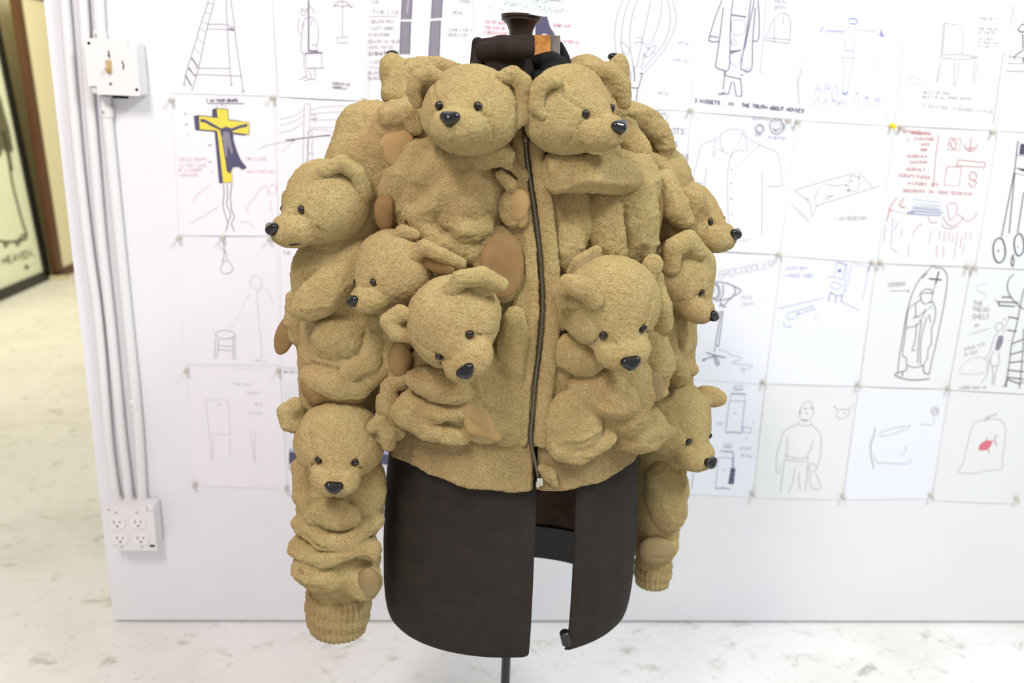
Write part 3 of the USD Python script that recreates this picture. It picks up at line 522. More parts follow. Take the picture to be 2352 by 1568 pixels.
room i ink_blue 3 - 1340 632 1358 636|1375 662 1388 668|1388 760 1405 764|1190 705 1222 715|1110 850 1128 860
room i pale_blue 2 T 1040 230 30 0 - GIANT BENT
room i pale_blue 2 T 1040 315 36 0 * PHONE CORD
robe j pen 2.6 ~ 380 1270 400 1080 440 850 480 620 540 420 620 270 720 170 760 140 790 160 850 165 895 220 905 300 880 500 840 700 790 950 740 1150 715 1290
robe j black 4.4 - 710 275 845 290|815 200 780 335
robe j pencil 3 - 775 340 735 510
robe j pen 2.4 ~ 625 490 620 430 680 385 740 400 745 440|620 440 680 425 740 430|630 480 640 530 690 545|620 500 560 540 500 590 480 680 470 780 520 790 600 750 680 600|590 690 640 640 690 600|750 520 780 600 770 720 740 800 735 960 700 1030 690 1130 640 1200|470 790 450 930 430 1080 470 1120 475 1250|570 540 570 680|580 750 560 950 530 1030 570 1030|690 680 640 850 620 1000 620 1190|630 720 600 950 590 1170|480 1195 560 1215 640 1200|710 600 740 560|710 650 730 740
robe j pen 3.4 ~ 345 1290 390 1270 470 1250|345 1295 420 1330 540 1350 680 1340 720 1330|430 1270 430 1310|650 1190 660 1270 710 1290
robe j pen 4 - 540 695 590 670|700 530 750 520|635 270 690 220
robe j pencil 2.4 T 280 360 40 -4 CONDOM
robe j pencil 2 - 300 403 500 405|480 390 505 405 480 425
shelf j pen 3.4 ~ 1610 230 1560 280 1540 370 1580 470 1660 560 1716 600|1716 380 1680 560 1640 760 1590 960 1560 1180 1530 1400|1716 800 1700 1130 1670 1440
shelf j black 3.6 - 1580 970 1716 915|1570 1080 1716 1040|1560 1165 1716 1150|1540 1245 1716 1260|1530 1320 1716 1340|1540 1340 1670 1390 1716 1370|1500 1410 1540 1415|1535 1340 1520 1410|1480 470 1590 472|1430 520 1660 530|1450 560 1620 570|1440 515 1460 565|1550 680 1660 700|1540 820 1640 835
shelf j grey_fill 1 F 1450 880 1500 880 1490 960 1450 1035 1410 1030 1425 950
shelf j pencil 2.4 ~ 1410 800 1430 750 1480 745 1490 790 1440 830 1410 800|1440 850 1400 900 1380 970 1350 1060 1300 1130|1490 850 1530 760 1560 690|1400 1040 1370 1100 1370 1190 1450 1190 1450 1060|1380 1200 1390 1300 1380 1400|1440 1200 1410 1310 1400 1410|1350 1110 1330 1280 1260 1380
shelf j faint 2.2 ~ 1030 1250 1100 1160 1200 1110 1310 1130 1320 1260|1030 1270 1150 1290 1310 1270|1320 320 1220 360 1230 400 1310 440 1290 490
shelf j pencil 2.4 T 1180 555 46 2 THE
shelf j pencil 2.4 T 1170 620 46 2 TREAD
shelf j pencil 2.4 T 1170 700 50 0 SHELF
shelf j pencil 2 T 1200 785 30 0 BY
shelf j pencil 2 - 1150 865 1360 800
shelf j pencil 1.8 T 1085 1040 28 -16 ACTUAL SIZE
shelf j pencil 1.8 T 1090 1100 28 -16 OF FEET
shelf j pencil 2 T 1040 1440 24 0 LADDER SHELF NO
shelf j red 3 - 1495 700 1520 708|1405 500 1430 510|1550 925 1565 930|1565 1070 1590 1080
bottles k ink_blue 2.2 - 715 130 820 130 815 165 720 165 715 130|680 215 845 215 845 300 675 295 680 215|665 295 620 650 800 655 840 300|600 780 700 785 695 815 600 810|560 860 700 865 715 890|545 930 700 940|540 935 510 1280 670 1285|695 940 700 1060|820 590 915 600 905 660 815 650 820 590|190 1275 240 1285 260 1100
bottles k dusk 5 - 680 215 845 220|625 655 700 645 795 660|560 862 710 872|510 1285 590 1275 670 1287|720 168 810 168|600 815 680 818|710 880 710 1050
bottles k navy 1 F 680 1050 732 1055 712 1235 650 1230
bottles k dusk 2 - 690 1110 720 1112|680 1150 710 1150|675 1190 690 1215
bottles k ink_blue 3 - 925 532 942 540|850 712 870 722|720 430 745 440|590 1068 625 1072
bottles k pale_blue 2 T 780 850 36 0 GLOVE
bottles k pale_blue 2 T 790 920 30 8 OR BAG
bottles k pale_blue 2 T 520 565 26 0 SHOT
sweater k soft 2.4 ~ 1460 430 1480 360 1520 310 1560 300 1600 350 1610 430 1580 490 1520 520 1460 490 1460 430|1450 530 1440 560 1500 575 1570 570 1580 530|1440 560 1350 590 1270 650 1240 760 1200 900 1190 1070|1580 560 1650 620 1695 700 1690 900 1650 1060|1310 700 1320 800 1300 900 1300 960|1610 740 1590 820 1550 900 1550 960|1300 910 1420 940 1550 930|1300 955 1420 975 1550 970|1280 960 1270 1080 1240 1330|1550 980 1540 1100 1520 1310|1400 1050 1380 1200 1330 1330|1450 1100 1450 1200 1460 1300|1190 1070 1210 1110 1240 1080 1230 1020|1550 1080 1580 1000 1640 1030 1620 1090 1560 1090|1570 1100 1570 1220 1620 1290 1690 1270 1640 1110
sweater k pen 2.6 - 1500 390 1540 380|1570 380 1605 375|1520 430 1545 440|1475 510 1545 515|1455 400 1458 440
sweater k soft 2.4 ~ 1870 440 1900 400 1980 390 2020 430 1960 490 1890 490 1870 440|1940 440 1960 430 1960 450
sweater k soft 2.4 - 1890 400 1840 355|1990 395 2065 350|1835 365 1855 350|2060 355 2075 345
brush l pencil 3.4 ~ 345 595 330 690 295 780 300 900 330 1060
brush l faint 3 ~ 380 680 430 640 560 600 740 580|390 695 500 680 620 640 720 610|340 920 360 980 520 1000 720 1000 740 950|640 910 690 880 690 800
brush l pencil 4 - 725 575 740 585
brush l faint 6 O 1020 410 40 40|1020 420 22 26
brush l faint 2.6 - 1010 480 1000 570 850 560
fish l pink 1 F 1505 830 1530 780 1590 740 1660 745 1650 800 1600 850 1520 855
fish l red 3 - 1650 760 1690 740 1715 670|1690 745 1715 805|1600 740 1610 710|1615 830 1630 885
fish l faint 2.8 ~ 1570 520 1480 530 1430 600 1410 680 1370 850 1330 1010 1290 1100 1500 1110 1600 1080 1770 1060 1780 950 1800 800 1815 620 1770 520 1660 500 1570 520
fish l pencil 3 - 1570 515 1610 480 1720 440|1590 500 1640 475'''.split('\n')
def paper_uv(c):
    q = np.array(c, float).reshape(4, 2); return [on_y(u, v, 0) for u, v in q]
PW = {}
for key, (cn, tone, label) in PAPERS.items():
    q = paper_uv(cn); o = thing('paper_sheet', label, 'sheet of paper', (q[0]+q[2])/2, 'drawings pinned to the white wall'); rg = np.random.RandomState(hash_str(key) % 9999)
    nx, ny = 14, 18; s, t = np.meshgrid(np.linspace(0, 1, nx), np.linspace(0, 1, ny)); s, t = s.ravel()[:, None], t.ravel()[:, None]
    p = (1-t)*((1-s)*q[0]+s*q[1])+t*((1-s)*q[3]+s*q[2])
    up_, dn_ = rg.uniform(.0003, .0010), rg.uniform(.0004, .0018)
    def lift(s, t, up_=up_, dn_=dn_, ph=rg.uniform(0, 6)):
        return .0006+.00025*(hash_str(key) % 4)+dn_*np.clip((t-.72)/.28, 0, 1)**2*np.sin(np.pi*np.clip(s, 0, 1))+up_*np.clip((.2-t)/.2, 0, 1)**2*np.sin(np.pi*np.clip(s, 0, 1))+0.0004*np.sin(5*s+3*t+ph)*np.sin(np.pi*np.clip(t, 0, 1))
    off = lift(s, t); fr_ = p.copy(); fr_[:, 1] = -(off[:, 0]+.0002); bk = p.copy(); bk[:, 1] = -off[:, 0]+.0001
    i = (np.arange(ny-1)[:, None]*nx+np.arange(nx-1)).ravel(); f = np.vstack([np.c_[i, i+1, i+nx+1], np.c_[i, i+nx+1, i+nx]])
    rim = np.r_[np.arange(nx), nx-1+nx*np.arange(1, ny), nx*ny-2-np.arange(nx-1), nx*(ny-2)-nx*np.arange(ny-1)][:2*(nx+ny)-4]; rn = np.roll(rim, -1); k = nx*ny
    m = trimesh.Trimesh(np.vstack([fr_, bk]), np.vstack([f[:, ::-1], f+k, np.c_[rim, rn, rn+k], np.c_[rim, rn+k, rim+k]]), process=False)
    if m.face_normals[:len(f)].mean(0)[1] > 0: m.invert()
    obj('sheet', m, M['paper'][tone], o, smooth=50)
    PW[key] = (o, q, lift)
def on_paper(key, u, v, gap=.0009):
    o, q, lift = PW[key]; p = on_y(u, v, 0); ex_, ez_ = q[1]-q[0], q[3]-q[0]
    t = np.dot(p-q[0], ez_)/np.dot(ez_, ez_); s = np.dot(p-q[0]-t*ez_, ex_)/np.dot(ex_, ex_)
    y = -(float(lift(np.clip(s, 0, 1), np.clip(t, 0, 1)))+gap); return on_y(u, v, y)
acc, CNT = {}, {}
for ln in DRAW:
    key, cr, ink, wd, md, rest = ln.split(' ', 5); ox, oy, sc_ = CROP[cr]; wd = float(wd)*(.00062 if ink in ('pen', 'black') else .00050)
    if md == 'T':
        x, y, h, an, txt = rest.split(' ', 4)
        st = hand(txt, ox+float(x)*sc_, oy+float(y)*sc_, max(float(h)*sc_, 4.5), float(an)); kind = 'lettering'
    else:
        kind = 'drawing'; st = []
        for s in rest.split('|'):
            q = np.array(s.split(), float)
            if md == 'O':
                a_ = np.linspace(0, 2*np.pi, 25); q = np.c_[q[0]+q[2]*np.cos(a_)+q[2]*.04*np.sin(3*a_), q[1]+q[3]*np.sin(a_)]
            else: q = q.reshape(-1, 2)
            q = q*sc_+[ox, oy]
            if md == '~': q = spline(q, 6)
            st.append(q)
    for q in st:
        if md == 'F': CNT[key] = CNT.get(key, 0)+1; m = polyfill([on_paper(key, *p, .0006+.00012*CNT.setdefault(key, 0)) for p in q], NW)
        else:
            d_ = np.r_[0, np.cumsum(np.linalg.norm(np.diff(q, axis=0), axis=1))]
            if md != 'T' and d_[-1] > 0: a_ = np.linspace(0, d_[-1], max(2, int(d_[-1]/12)+1)); q = np.c_[np.interp(a_, d_, q[:, 0]), np.interp(a_, d_, q[:, 1])] if md == '-' and len(q) == 2 else q
            m = ribbon([on_paper(key, *p, .0015) for p in q], wd, NW)
        if m is not None: acc.setdefault((key, kind, ink), []).append(m)
for (key, kind, ink), ms in acc.items():
    tag(obj(kind, cat(ms), INK[ink], PW[key][0], smooth=False), kind='stuff')
PINS = [(395, 229, 'top left corner of the yellow cross sheet'), (628, 223, 'top right corner of the yellow cross sheet'), (836, 229, 'bottom right corner of the briefcase figure sheet'),
 (412, 545, 'top left corner of the rope and stool sheet'), (622, 547, 'top right corner of the rope and stool sheet'), (429, 849, 'top left corner of the faint pink chair sheet'), (640, 849, 'top right corner of the faint pink chair sheet'),
 (448, 1111, 'bottom left corner of the faint pink chair sheet'), (658, 1119, 'bottom right corner of the faint pink chair sheet'), (1586, 252, 'bottom left corner of the long coat sheet'), (1811, 276, 'top right corner of the shirt sheet'),
 (1832, 278, 'top left corner of the head in a tray sheet'), (2048, 288, 'corner above the red handwriting sheet'), (2069, 291, 'top left corner of the red handwriting sheet'), (2279, 302, 'top right corner of the red handwriting sheet'),
 (1788, 584, 'top right corner of the hair dryer lamp sheet'), (2003, 602, 'bottom right corner of the head in a tray sheet'), (2021, 602, 'top left corner of the robed figure sheet'), (2220, 611, 'top right corner of the robed figure sheet'), (2237, 613, 'top left corner of the ladder shelf sheet'),
 (1752, 876, 'top right corner of the two bottles sheet'), (1970, 881, 'top right corner of the man in a sweater sheet'), (2177, 890, 'top left corner of the red fish sheet'), (1728, 1132, 'bottom right corner of the two bottles sheet'),
 (1936, 1138, 'bottom right corner of the man in a sweater sheet'), (2137, 1136, 'bottom left corner of the red fish sheet'), (2334, 1143, 'bottom right corner of the red fish sheet'), (512, 545, 'top edge of the rope and stool sheet')]
for u, v, where in PINS:
    ye = u == 2048; p = on_y(u, v, -.004)
    o = thing('push_pin', ('yellow plastic push pin at the ' if ye else 'clear plastic push pin at the ')+where, 'push pin', p, 'yellow push pins' if ye else 'clear push pins on the drawings')
    ax = np.array([(hash_str(where) % 7-3)*.05, -1, -.25])
    k = 1.0
    obj('pin_head', lathe([(0, -.0005), (.0052*k, -.0005), (.0056*k, .001), (.0034*k, .0025), (.0030*k, .008), (.0046*k, .0105), (.0046*k, .0125), (0, .013)], p, ax, 18), M['pin_yellow' if ye else 'pin'], o, smooth=40)
    obj('needle', tube([p, p-ax/np.linalg.norm(ax)*.006], .0006, 6), M['nickel'], o)
# ================================================================== dress form
PHI = math.radians(4.0)
FX = np.array([math.cos(PHI), math.sin(PHI), 0]); FY = np.array([math.sin(PHI), -math.cos(PHI), 0])   # the form's left, and its front
AX = P(1167, 1400, 0); AX[2] = 0
ZB = P(1120, 1522, 222)[2]; Z_ = lambda v, d=0: P(1172, v, d)[2]
FA, FB = .205, .143
def form_scale(z):
    h = z-ZB
    return np.interp(h, [0, .012, .03, .06, .13, .22, .32, .42, .55, .70, .80], [.955, .975, .99, 1.0, 1.0, .985, .935, .84, .90, .93, .6])
def form_pt(th, z, off=0.0):            # th 0 = front, + towards the form's left (image right)
    k = form_scale(z); a, b = FA*k+off, FB*k+off
    return AX+np.array([0, 0, 1.0])*z+FX*(a*np.sin(th))+FY*(b*np.cos(th))
def proj(p):
    q = w2c(p); return 1176+F_PX*q[0]/q[2], 784-F_PX*q[1]/q[2]
def theta_at(u, v):
    best = min(((proj(form_pt(t, z))[0]-u)**2+(proj(form_pt(t, z))[1]-v)**2, t) for t in np.linspace(-1.6, 1.6, 161) for z in (ZB+np.linspace(0, .35, 36)))
    return best[1]
TL, TR = theta_at(1225, 1330), theta_at(1322, 1330)
form = thing('dress_form', 'dark brown linen dress form with split adjustable panels wearing the bear jacket', 'dress form', AX)
def shell(t0, t1, z0, z1, o0, o1, nt, nz, wob=0.0):   # closed curved panel between offsets o1 (outer) and o0 (inner)
    ts, zs = np.linspace(t0, t1, nt), np.linspace(z0, z1, nz); V, rnd = [], .0035
    for off in (o1, o0):
        for i, z in enumerate(zs):
            for j, t in enumerate(ts):
                o = off
                if off == o1: o = off-(rnd*.8 if j in (0, nt-1) else 0)-(rnd*.8 if i in (0, nz-1) else 0)
                V.append(form_pt(t, z, o))
    V = np.array(V); k = nt*nz; i = (np.arange(nz-1)[:, None]*nt+np.arange(nt-1)).ravel()
    f = np.vstack([np.c_[i, i+1, i+nt+1], np.c_[i, i+nt+1, i+nt]])
    rim = np.r_[np.arange(nt), nt-1+nt*np.arange(1, nz), nt*nz-2-np.arange(nt-1), nt*(nz-2)-nt*np.arange(nz-1)][:2*(nt+nz)-4]; rn = np.roll(rim, -1)
    m = trimesh.Trimesh(V, np.vstack([f, f[:, ::-1]+k, np.c_[rim, rim+k, rn+k], np.c_[rim, rn+k, rn]]), process=False); m.fix_normals(); return m
ZT = ZB+.40
obj('front_panel', shell(math.radians(-100), TL, ZB, ZT, -.007, 0, 50, 60), M['dark_linen'], form, label='front right-hand hip panel of the form, wide')
obj('front_panel', shell(TR, math.radians(100), ZB, ZT, -.007, 0, 44, 60), M['dark_linen'], form, label='front hip panel beyond the gap, narrow')
obj('back_panel', shell(math.radians(102), math.radians(258), ZB+.016, ZT, -.005, 0, 60, 50), M['dark_linen'], form)
obj('inner_lining', shell(math.radians(100), math.radians(260), ZB+.075, ZT, -.0075, -.0055, 60, 30), M['lining'], form, label='brown paper lining inside the back of the form')
obj('inner_rim', shell(math.radians(100), math.radians(260), ZB+.017, ZB+.078, -.012, -.0055, 60, 8), M['black_rim'], form, label='black rim band inside the lower back edge')
kp = form_pt(TR, ZB+.024, -.006)-FX*.003
obj('adjusting_knob', cat([lathe([(0, -.012), (.006, -.012), (.0078, -.010), (.0078, .010), (.006, .012), (0, .012)], kp, (-.25, 0, 1), 20)]), M['black_paint'], form, smooth=40)
top = P(1197, 110, 0)
obj('stand_pole', tube([AX+[0, 0, .02], AX+[0, 0, ZB-.05], AX+[0, 0, ZB+.31]], .0078, 20), M['black_paint'], form)
obj('stand_pole', tube([AX+[0, 0, ZT-.05], AX+[0, 0, 1.0], top], .012, 16), M['black_paint'], form)
obj('cross_brace', cat([box(AX+[0, 0, ZB+.3], (.02, .02, .03)), tube([AX+[0, 0, ZB+.3], form_pt(math.radians(-60), ZB+.3, -.008)], .005, 10), tube([AX+[0, 0, ZB+.3], form_pt(math.radians(100), ZB+.3, -.008)], .005, 10), tube([AX+[0, 0, ZB+.3], form_pt(math.radians(200), ZB+.3, -.008)], .005, 10)]), M['black_paint'], form)
obj('stand_base', lathe([(0, 0), (.20, 0), (.205, .006), (.20, .014), (.06, .028), (.03, .05), (.012, .06), (0, .06)], AX, (0, 0, 1), 40), M['black_paint'], form, smooth=40)
# neck: turned wooden cap, cloth flaps, wood block
s_ = pxm(1197, 60, 0); cz = lambda v: P(1197, v, 0)
ax = AX+0; ax[:2] = P(1196, 60, 0)[:2]
nk = [(0, 96), (26, 96), (26, 84), (28, 70), (33, 58), (41, 50), (46, 47), (46.5, 44), (44, 42), (46, 40), (47, 38), (47, 34), (0, 33)]
obj('neck_cap', lathe([(r*s_, cz(v)[2]) for r, v in nk], (P(1197, 60, 0)[0], P(1197, 60, 0)[1], 0), (0, 0, 1), 48), M['dark_wood'], form, smooth=35, label='dark turned wooden neck cap')
# ================================================================== implicit shapes meshed with surface nets
def ell(u, v, d, ru, rv, rd, rot=0, yaw=0, pit=-16):
    s = pxm(u, v, d); c = Pc(u, v, d); a = math.radians(rot); y = math.radians(yaw); q = math.radians(pit)
    Rz = np.array([[math.cos(a), -math.sin(a), 0], [math.sin(a), math.cos(a), 0], [0, 0, 1]])
    Ry = np.array([[math.cos(y), 0, -math.sin(y)], [0, 1, 0], [math.sin(y), 0, math.cos(y)]])      # right end goes back (+forward)
    Ry = np.array([[math.cos(y), 0, -math.sin(y)], [0, 1, 0], [math.sin(y), 0, math.cos(y)]])
    Rx = np.array([[1, 0, 0], [0, math.cos(q), -math.sin(q)], [0, math.sin(q), math.cos(q)]])
    R = Ry.T @ Rz @ Rx if yaw else Rz @ Rx
    return ('e', c, R, np.array([ru, rv, rd])*s)
def cap_(pts, flat=1.0):
    q = np.array([Pc(*p[:3]) for p in pts]); r = np.array([p[3]*pxm(*p[:3]) for p in pts]); return ('c', q, r, flat)
def ellL(c, R, r): return ('e', np.asarray(c, float), np.asarray(R, float), np.asarray(r, float))
def bbox(p):
    if p[0] == 'e':
        h = np.sqrt(((p[2]*p[3])**2).sum(1)); return p[1]-h, p[1]+h
    return (p[1]-p[2][:, None]).min(0), (p[1]+p[2][:, None]).max(0)
def sd(p, X):
    if p[0] == 'e':
        q = (X-p[1]) @ p[2]; k0 = np.sqrt(((q/p[3])**2).sum(-1)); k1 = np.sqrt(((q/p[3]**2)**2).sum(-1)); return k0*(k0-1)/np.maximum(k1, 1e-6)
    out = None; fl = np.array([1, 1, 1/p[3]])
    for a, b, ra, rb in zip(p[1][:-1], p[1][1:], p[2][:-1], p[2][1:]):
        pa = (X-a)*fl; ba = (b-a)*fl; h = np.clip((pa @ ba)/max(ba @ ba, 1e-12), 0, 1); dd = np.sqrt(((pa-h[..., None]*ba)**2).sum(-1))-(ra+(rb-ra)*h)
        out = dd if out is None else np.minimum(out, dd)
    return out
def smin(a, b, k):
    h = np.clip(.5+.5*(b-a)/k, 0, 1); return b+(a-b)*h-k*h*(1-h)
PX = S0
def field(prims, h, clip=None):
    lo = np.min([bbox(p)[0] for o, k, p in prims if o == '+'], 0)-3*h; hi = np.max([bbox(p)[1] for o, k, p in prims if o == '+'], 0)+3*h
    n = np.ceil((hi-lo)/h).astype(int)+1; F = np.full(n, 1.0, np.float32)
    ax_ = [lo[i]+h*np.arange(n[i]) for i in range(3)]
    km = max(k for o, k, p in prims)*PX
    for o, k, p in prims:
        k = k*PX; b0, b1 = bbox(p); i0 = np.maximum(np.floor((b0-lo-km-4*h)/h).astype(int), 0); i1 = np.minimum(np.ceil((b1-lo+km+4*h)/h).astype(int)+1, n)
        if (i1 <= i0).any(): continue
        X = np.stack(np.meshgrid(*[ax_[i][i0[i]:i1[i]] for i in range(3)], indexing='ij'), -1); D = sd(p, X).astype(np.float32)
        sl = tuple(slice(a, b) for a, b in zip(i0, i1)); G = F[sl]
        if o == '+': F[sl] = smin(G, D, k) if k > 0 else np.minimum(G, D)
        else: F[sl] = -smin(-G, D, max(k, 1e-5)) if True else 0
    if clip is not None:
        X = np.stack(np.meshgrid(*ax_, indexing='ij'), -1); F = np.maximum(F, clip(c2w(X)).astype(np.float32))
    F[[0, -1]] = 1; F[:, [0, -1]] = 1; F[:, :, [0, -1]] = 1
    return F, lo
def nets(F, lo, h):
    I = F < 0; c = np.zeros(np.array(F.shape)-1, np.int8)
    for d in np.ndindex(2, 2, 2): c += I[d[0]:F.shape[0]-1+d[0], d[1]:F.shape[1]-1+d[1], d[2]:F.shape[2]-1+d[2]]
    act = (c > 0) & (c < 8); idx = np.argwhere(act); num = np.full(act.shape, -1, np.int64); num[act] = np.arange(len(idx))
    S = np.zeros((len(idx), 3)); C = np.zeros(len(idx)); cor = {d: F[idx[:, 0]+d[0], idx[:, 1]+d[1], idx[:, 2]+d[2]] for d in np.ndindex(2, 2, 2)}
    for d in np.ndindex(2, 2, 2):
        for a in range(3):
            if d[a] == 0:
                e = list(d); e[a] = 1; f0, f1 = cor[d], cor[tuple(e)]; x = (f0 < 0) != (f1 < 0); t = np.where(x, f0/(f0-f1+1e-12), 0)
                pos = np.tile(np.array(d, float), (len(idx), 1)); pos[:, a] += t; S[x] += pos[x]; C[x] += 1
    V = lo+h*(idx+S/C[:, None]); faces = []
    for a in range(3):
        b, e = (a+1) % 3, (a+2) % 3; sl0 = [slice(None)]*3; sl1 = [slice(None)]*3; sl0[a] = slice(0, -1); sl1[a] = slice(1, None)
        A0, A1 = I[tuple(sl0)], I[tuple(sl1)]; ed = np.argwhere(A0 != A1); ed = ed[(ed[:, b] > 0) & (ed[:, e] > 0) & (ed[:, b] < F.shape[b]-1) & (ed[:, e] < F.shape[e]-1)]
        g = lambda db, de: num[tuple((ed-np.eye(3, dtype=int)[b]*db-np.eye(3, dtype=int)[e]*de).T)]
        q = np.stack([g(1, 1), g(0, 1), g(0, 0), g(1, 0)], 1); fl = A0[tuple(ed.T)]; q[~fl] = q[~fl][:, ::-1]; faces.append(q)
    Q = np.vstack(faces); Q = Q[(Q >= 0).all(1)]
    return V, np.vstack([Q[:, [0, 1, 2]], Q[:, [0, 2, 3]]])
NV = [0]
def relax(v, f, it=3):
    from scipy.sparse import coo_matrix
    e = np.vstack([f[:, [0, 1]], f[:, [1, 2]], f[:, [2, 0]]]); e = np.vstack([e, e[:, ::-1]])
    A = coo_matrix((np.ones(len(e)), (e[:, 0], e[:, 1])), (len(v), len(v))).tocsr(); A.data[:] = 1; d = np.asarray(A.sum(1)).ravel()[:, None]; ok = d > 0
    for _ in range(it):
        for w in (.5, -.51): v = v+np.where(ok, w*(A @ v/np.maximum(d, 1)-v), 0)
    return v
def soft(prims, h=.0027, clip=None, lump=.0016, nub=.0010, seed=0, crease=0.0):   # smooth-blended cloth shape with soft lumps and a terry surface
    F, lo = field(prims, h, clip); V, f = nets(F, lo, h); m = trimesh.Trimesh(c2w(V), f, process=False)
    m.vertices = relax(np.array(m.vertices), f)
    N = np.array(m.vertex_normals); W = np.array(m.vertices)
    W = W+N*(lump*2*(meshkit.fbm(W*45, 2, seed)-.5)+nub*2*(meshkit.noise(W*260, seed+9)-.5))[:, None]
    if crease: W = W-N*(crease*(np.clip(1-np.abs(2*meshkit.fbm(W*[20, 20, 24], 1, seed+50)-1)*3.2, 0, 1)**1.6)+crease*.5*(np.clip(1-np.abs(2*meshkit.fbm(W*[44, 44, 38], 1, seed+70)-1)*4.0, 0, 1)**1.5))[:, None]
    NV[0] += len(f); return trimesh.Trimesh(W, f, process=False)
def below(z): return lambda X: z-X[..., 2]
def tube_sd(X, off):
    q = X-AX; x, y = q @ FX, q @ FY; k = form_scale(q[..., 2]); a, b = FA*k+off, FB*k+off
    return (np.sqrt((x/a)**2+(y/b)**2)-1)*np.minimum(a, b)
def carve(X):                          # hollow where the form stands inside the jacket
    d = -tube_sd(X, .003); d = np.where(X[..., 2] > Z_(330), d-(X[..., 2]-Z_(330)), d); return d
def J(*cl): return lambda X: np.max([c(X) for c in cl], 0)
def half(p, n): n = np.array(n, float)/np.linalg.norm(n); return lambda X: (X-p) @ n
PL = '+'
# neck cloth on the form
nl = [(PL, 0, ell(1156, 176, 25, 76, 90, 72)), (PL, 6, cap_([(1112, 100, 58, 12), (1165, 95, 88, 13), (1222, 93, 86, 12)])), (PL, 5, cap_([(1098, 100, 8, 14), (1094, 140, 12, 15), (1092, 190, 18, 20)])), ('-', 4, cap_([(1117, 96, 40, 5), (1112, 150, 70, 4), (1108, 200, 84, 4)])), (PL, 5, cap_([(1110, 118, 70, 20), (1160, 112, 92, 22), (1212, 115, 92, 20)]))]
obj('neck_flap', soft(nl, .0022, J(half(P(1225, 150, 0), RT), below(Z_(235))), .001, .0001, 3), M['brown_cloth'], form, label='brown cloth flap folded around the neck')
nr = [(PL, 0, ell(1262, 165, 10, 44, 45, 60)), (PL, 5, cap_([(1228, 140, 45, 12), (1262, 132, 52, 13), (1290, 142, 30, 12)])), (PL, 4, cap_([(1258, 88, -30, 7), (1285, 105, -28, 9), (1298, 135, -20, 12), (1306, 172, -10, 14)])), ('-', 4, cap_([(1232, 158, 66, 6), (1262, 165, 70, 8)])), (PL, 4, cap_([(1230, 175, 60, 14), (1270, 180, 50, 14), (1300, 178, 10, 12)]))]
obj('neck_flap', soft(nr, .0022, below(Z_(235)), .001, .0001, 4), M['black_cloth'], form, label='black cloth flap opened on the other side of the neck')
Rb = np.stack([RT, UP, fw])
obj('neck_block', rbox(P(1241, 115, 5), (.027, .032, .03), .002, Rb), M['raw_wood'], form, label='raw orange wood block showing inside the open neck')
obj('neck_strip', rbox(P(1272, 108, 0), (.017, .028, .012), .001, Rb), M['grey_card'], form, label='grey card strip beside the wood block')
# the card lying tilted on the neck cap
card = thing('paper_card', 'small white handwritten card lying tilted on the wooden neck cap', 'card', P(1200, 20, 0))
cq = np.array([P(1113, 15, 0), P(1252, 38, 58), P(1283, 20, 0), P(1180, -14, -58)])
cn = np.cross(cq[1]-cq[0], cq[3]-cq[0]); cn /= np.linalg.norm(cn); cn = cn if cn[2] > 0 else -cn
obj('card_sheet', slab(cq if np.cross(cq[1]-cq[0], cq[2]-cq[0]) @ cn > 0 else cq[::-1], .0006, cn), M['card'], card, smooth=False)
cs = [ribbon([cq[0]+(cq[1]-cq[0])*(.12+x/130)+(cq[3]-cq[0])*(.28+y/34) for x, y in np.c_[st[:, 0], -st[:, 1]]]+cn*.0006, .0011, cn) for st in hand('SEWING VERSION', 0, 0, 9, 0, .85)+hand('FOR B', 30, -14, 8, 0, .9)]
tag(obj('lettering', cat([c for c in cs if c is not None]), plain('grey_green_ink', srgb(120, 140, 132), .8), card, smooth=False), kind='stuff')
# ================================================================== the jacket
HEM0, HEM1 = P(1210, 1134, 225)[2], P(1150, 1010, 222)[2]
jacket = thing('bear_jacket', 'golden tan zip-up jacket sewn all over with plush teddy bears', 'jacket', AX+np.array([0, 0, HEM0]))
JP = str(jacket.GetPath())
E_, C_ = ell, cap_
zp = [(1203, 285, 214), (1207, 330, 222), (1214, 390, 232), (1226, 470, 238), (1238, 560, 241), (1245, 650, 242), (1246, 720, 242), (1239, 800, 241), (1229, 880, 238), (1222, 960, 234), (1219, 1010, 230), (1229, 1060, 228), (1239, 1108, 227)]
body = [(PL, 0, E_(1172, 480, -5, 292, 300, 205, 0, 23)), (PL, 50, E_(1168, 800, 0, 290, 330, 212, 0, 23)), (PL, 40, C_([(1000, 300, 60, 95), (880, 350, 95, 92)])), (PL, 40, C_([(1370, 300, -60, 84), (1460, 390, -90, 80)])),
        (PL, 30, C_([(q[0], q[1], q[2]-78, 60) for q in zp[1:11]]))]
obj('jacket_body', soft(body, .0034, J(below(HEM1-.012), carve, lambda X: X[..., 2]-Z_(215, 80)), .004, .001, 1), M['fur'], jacket)
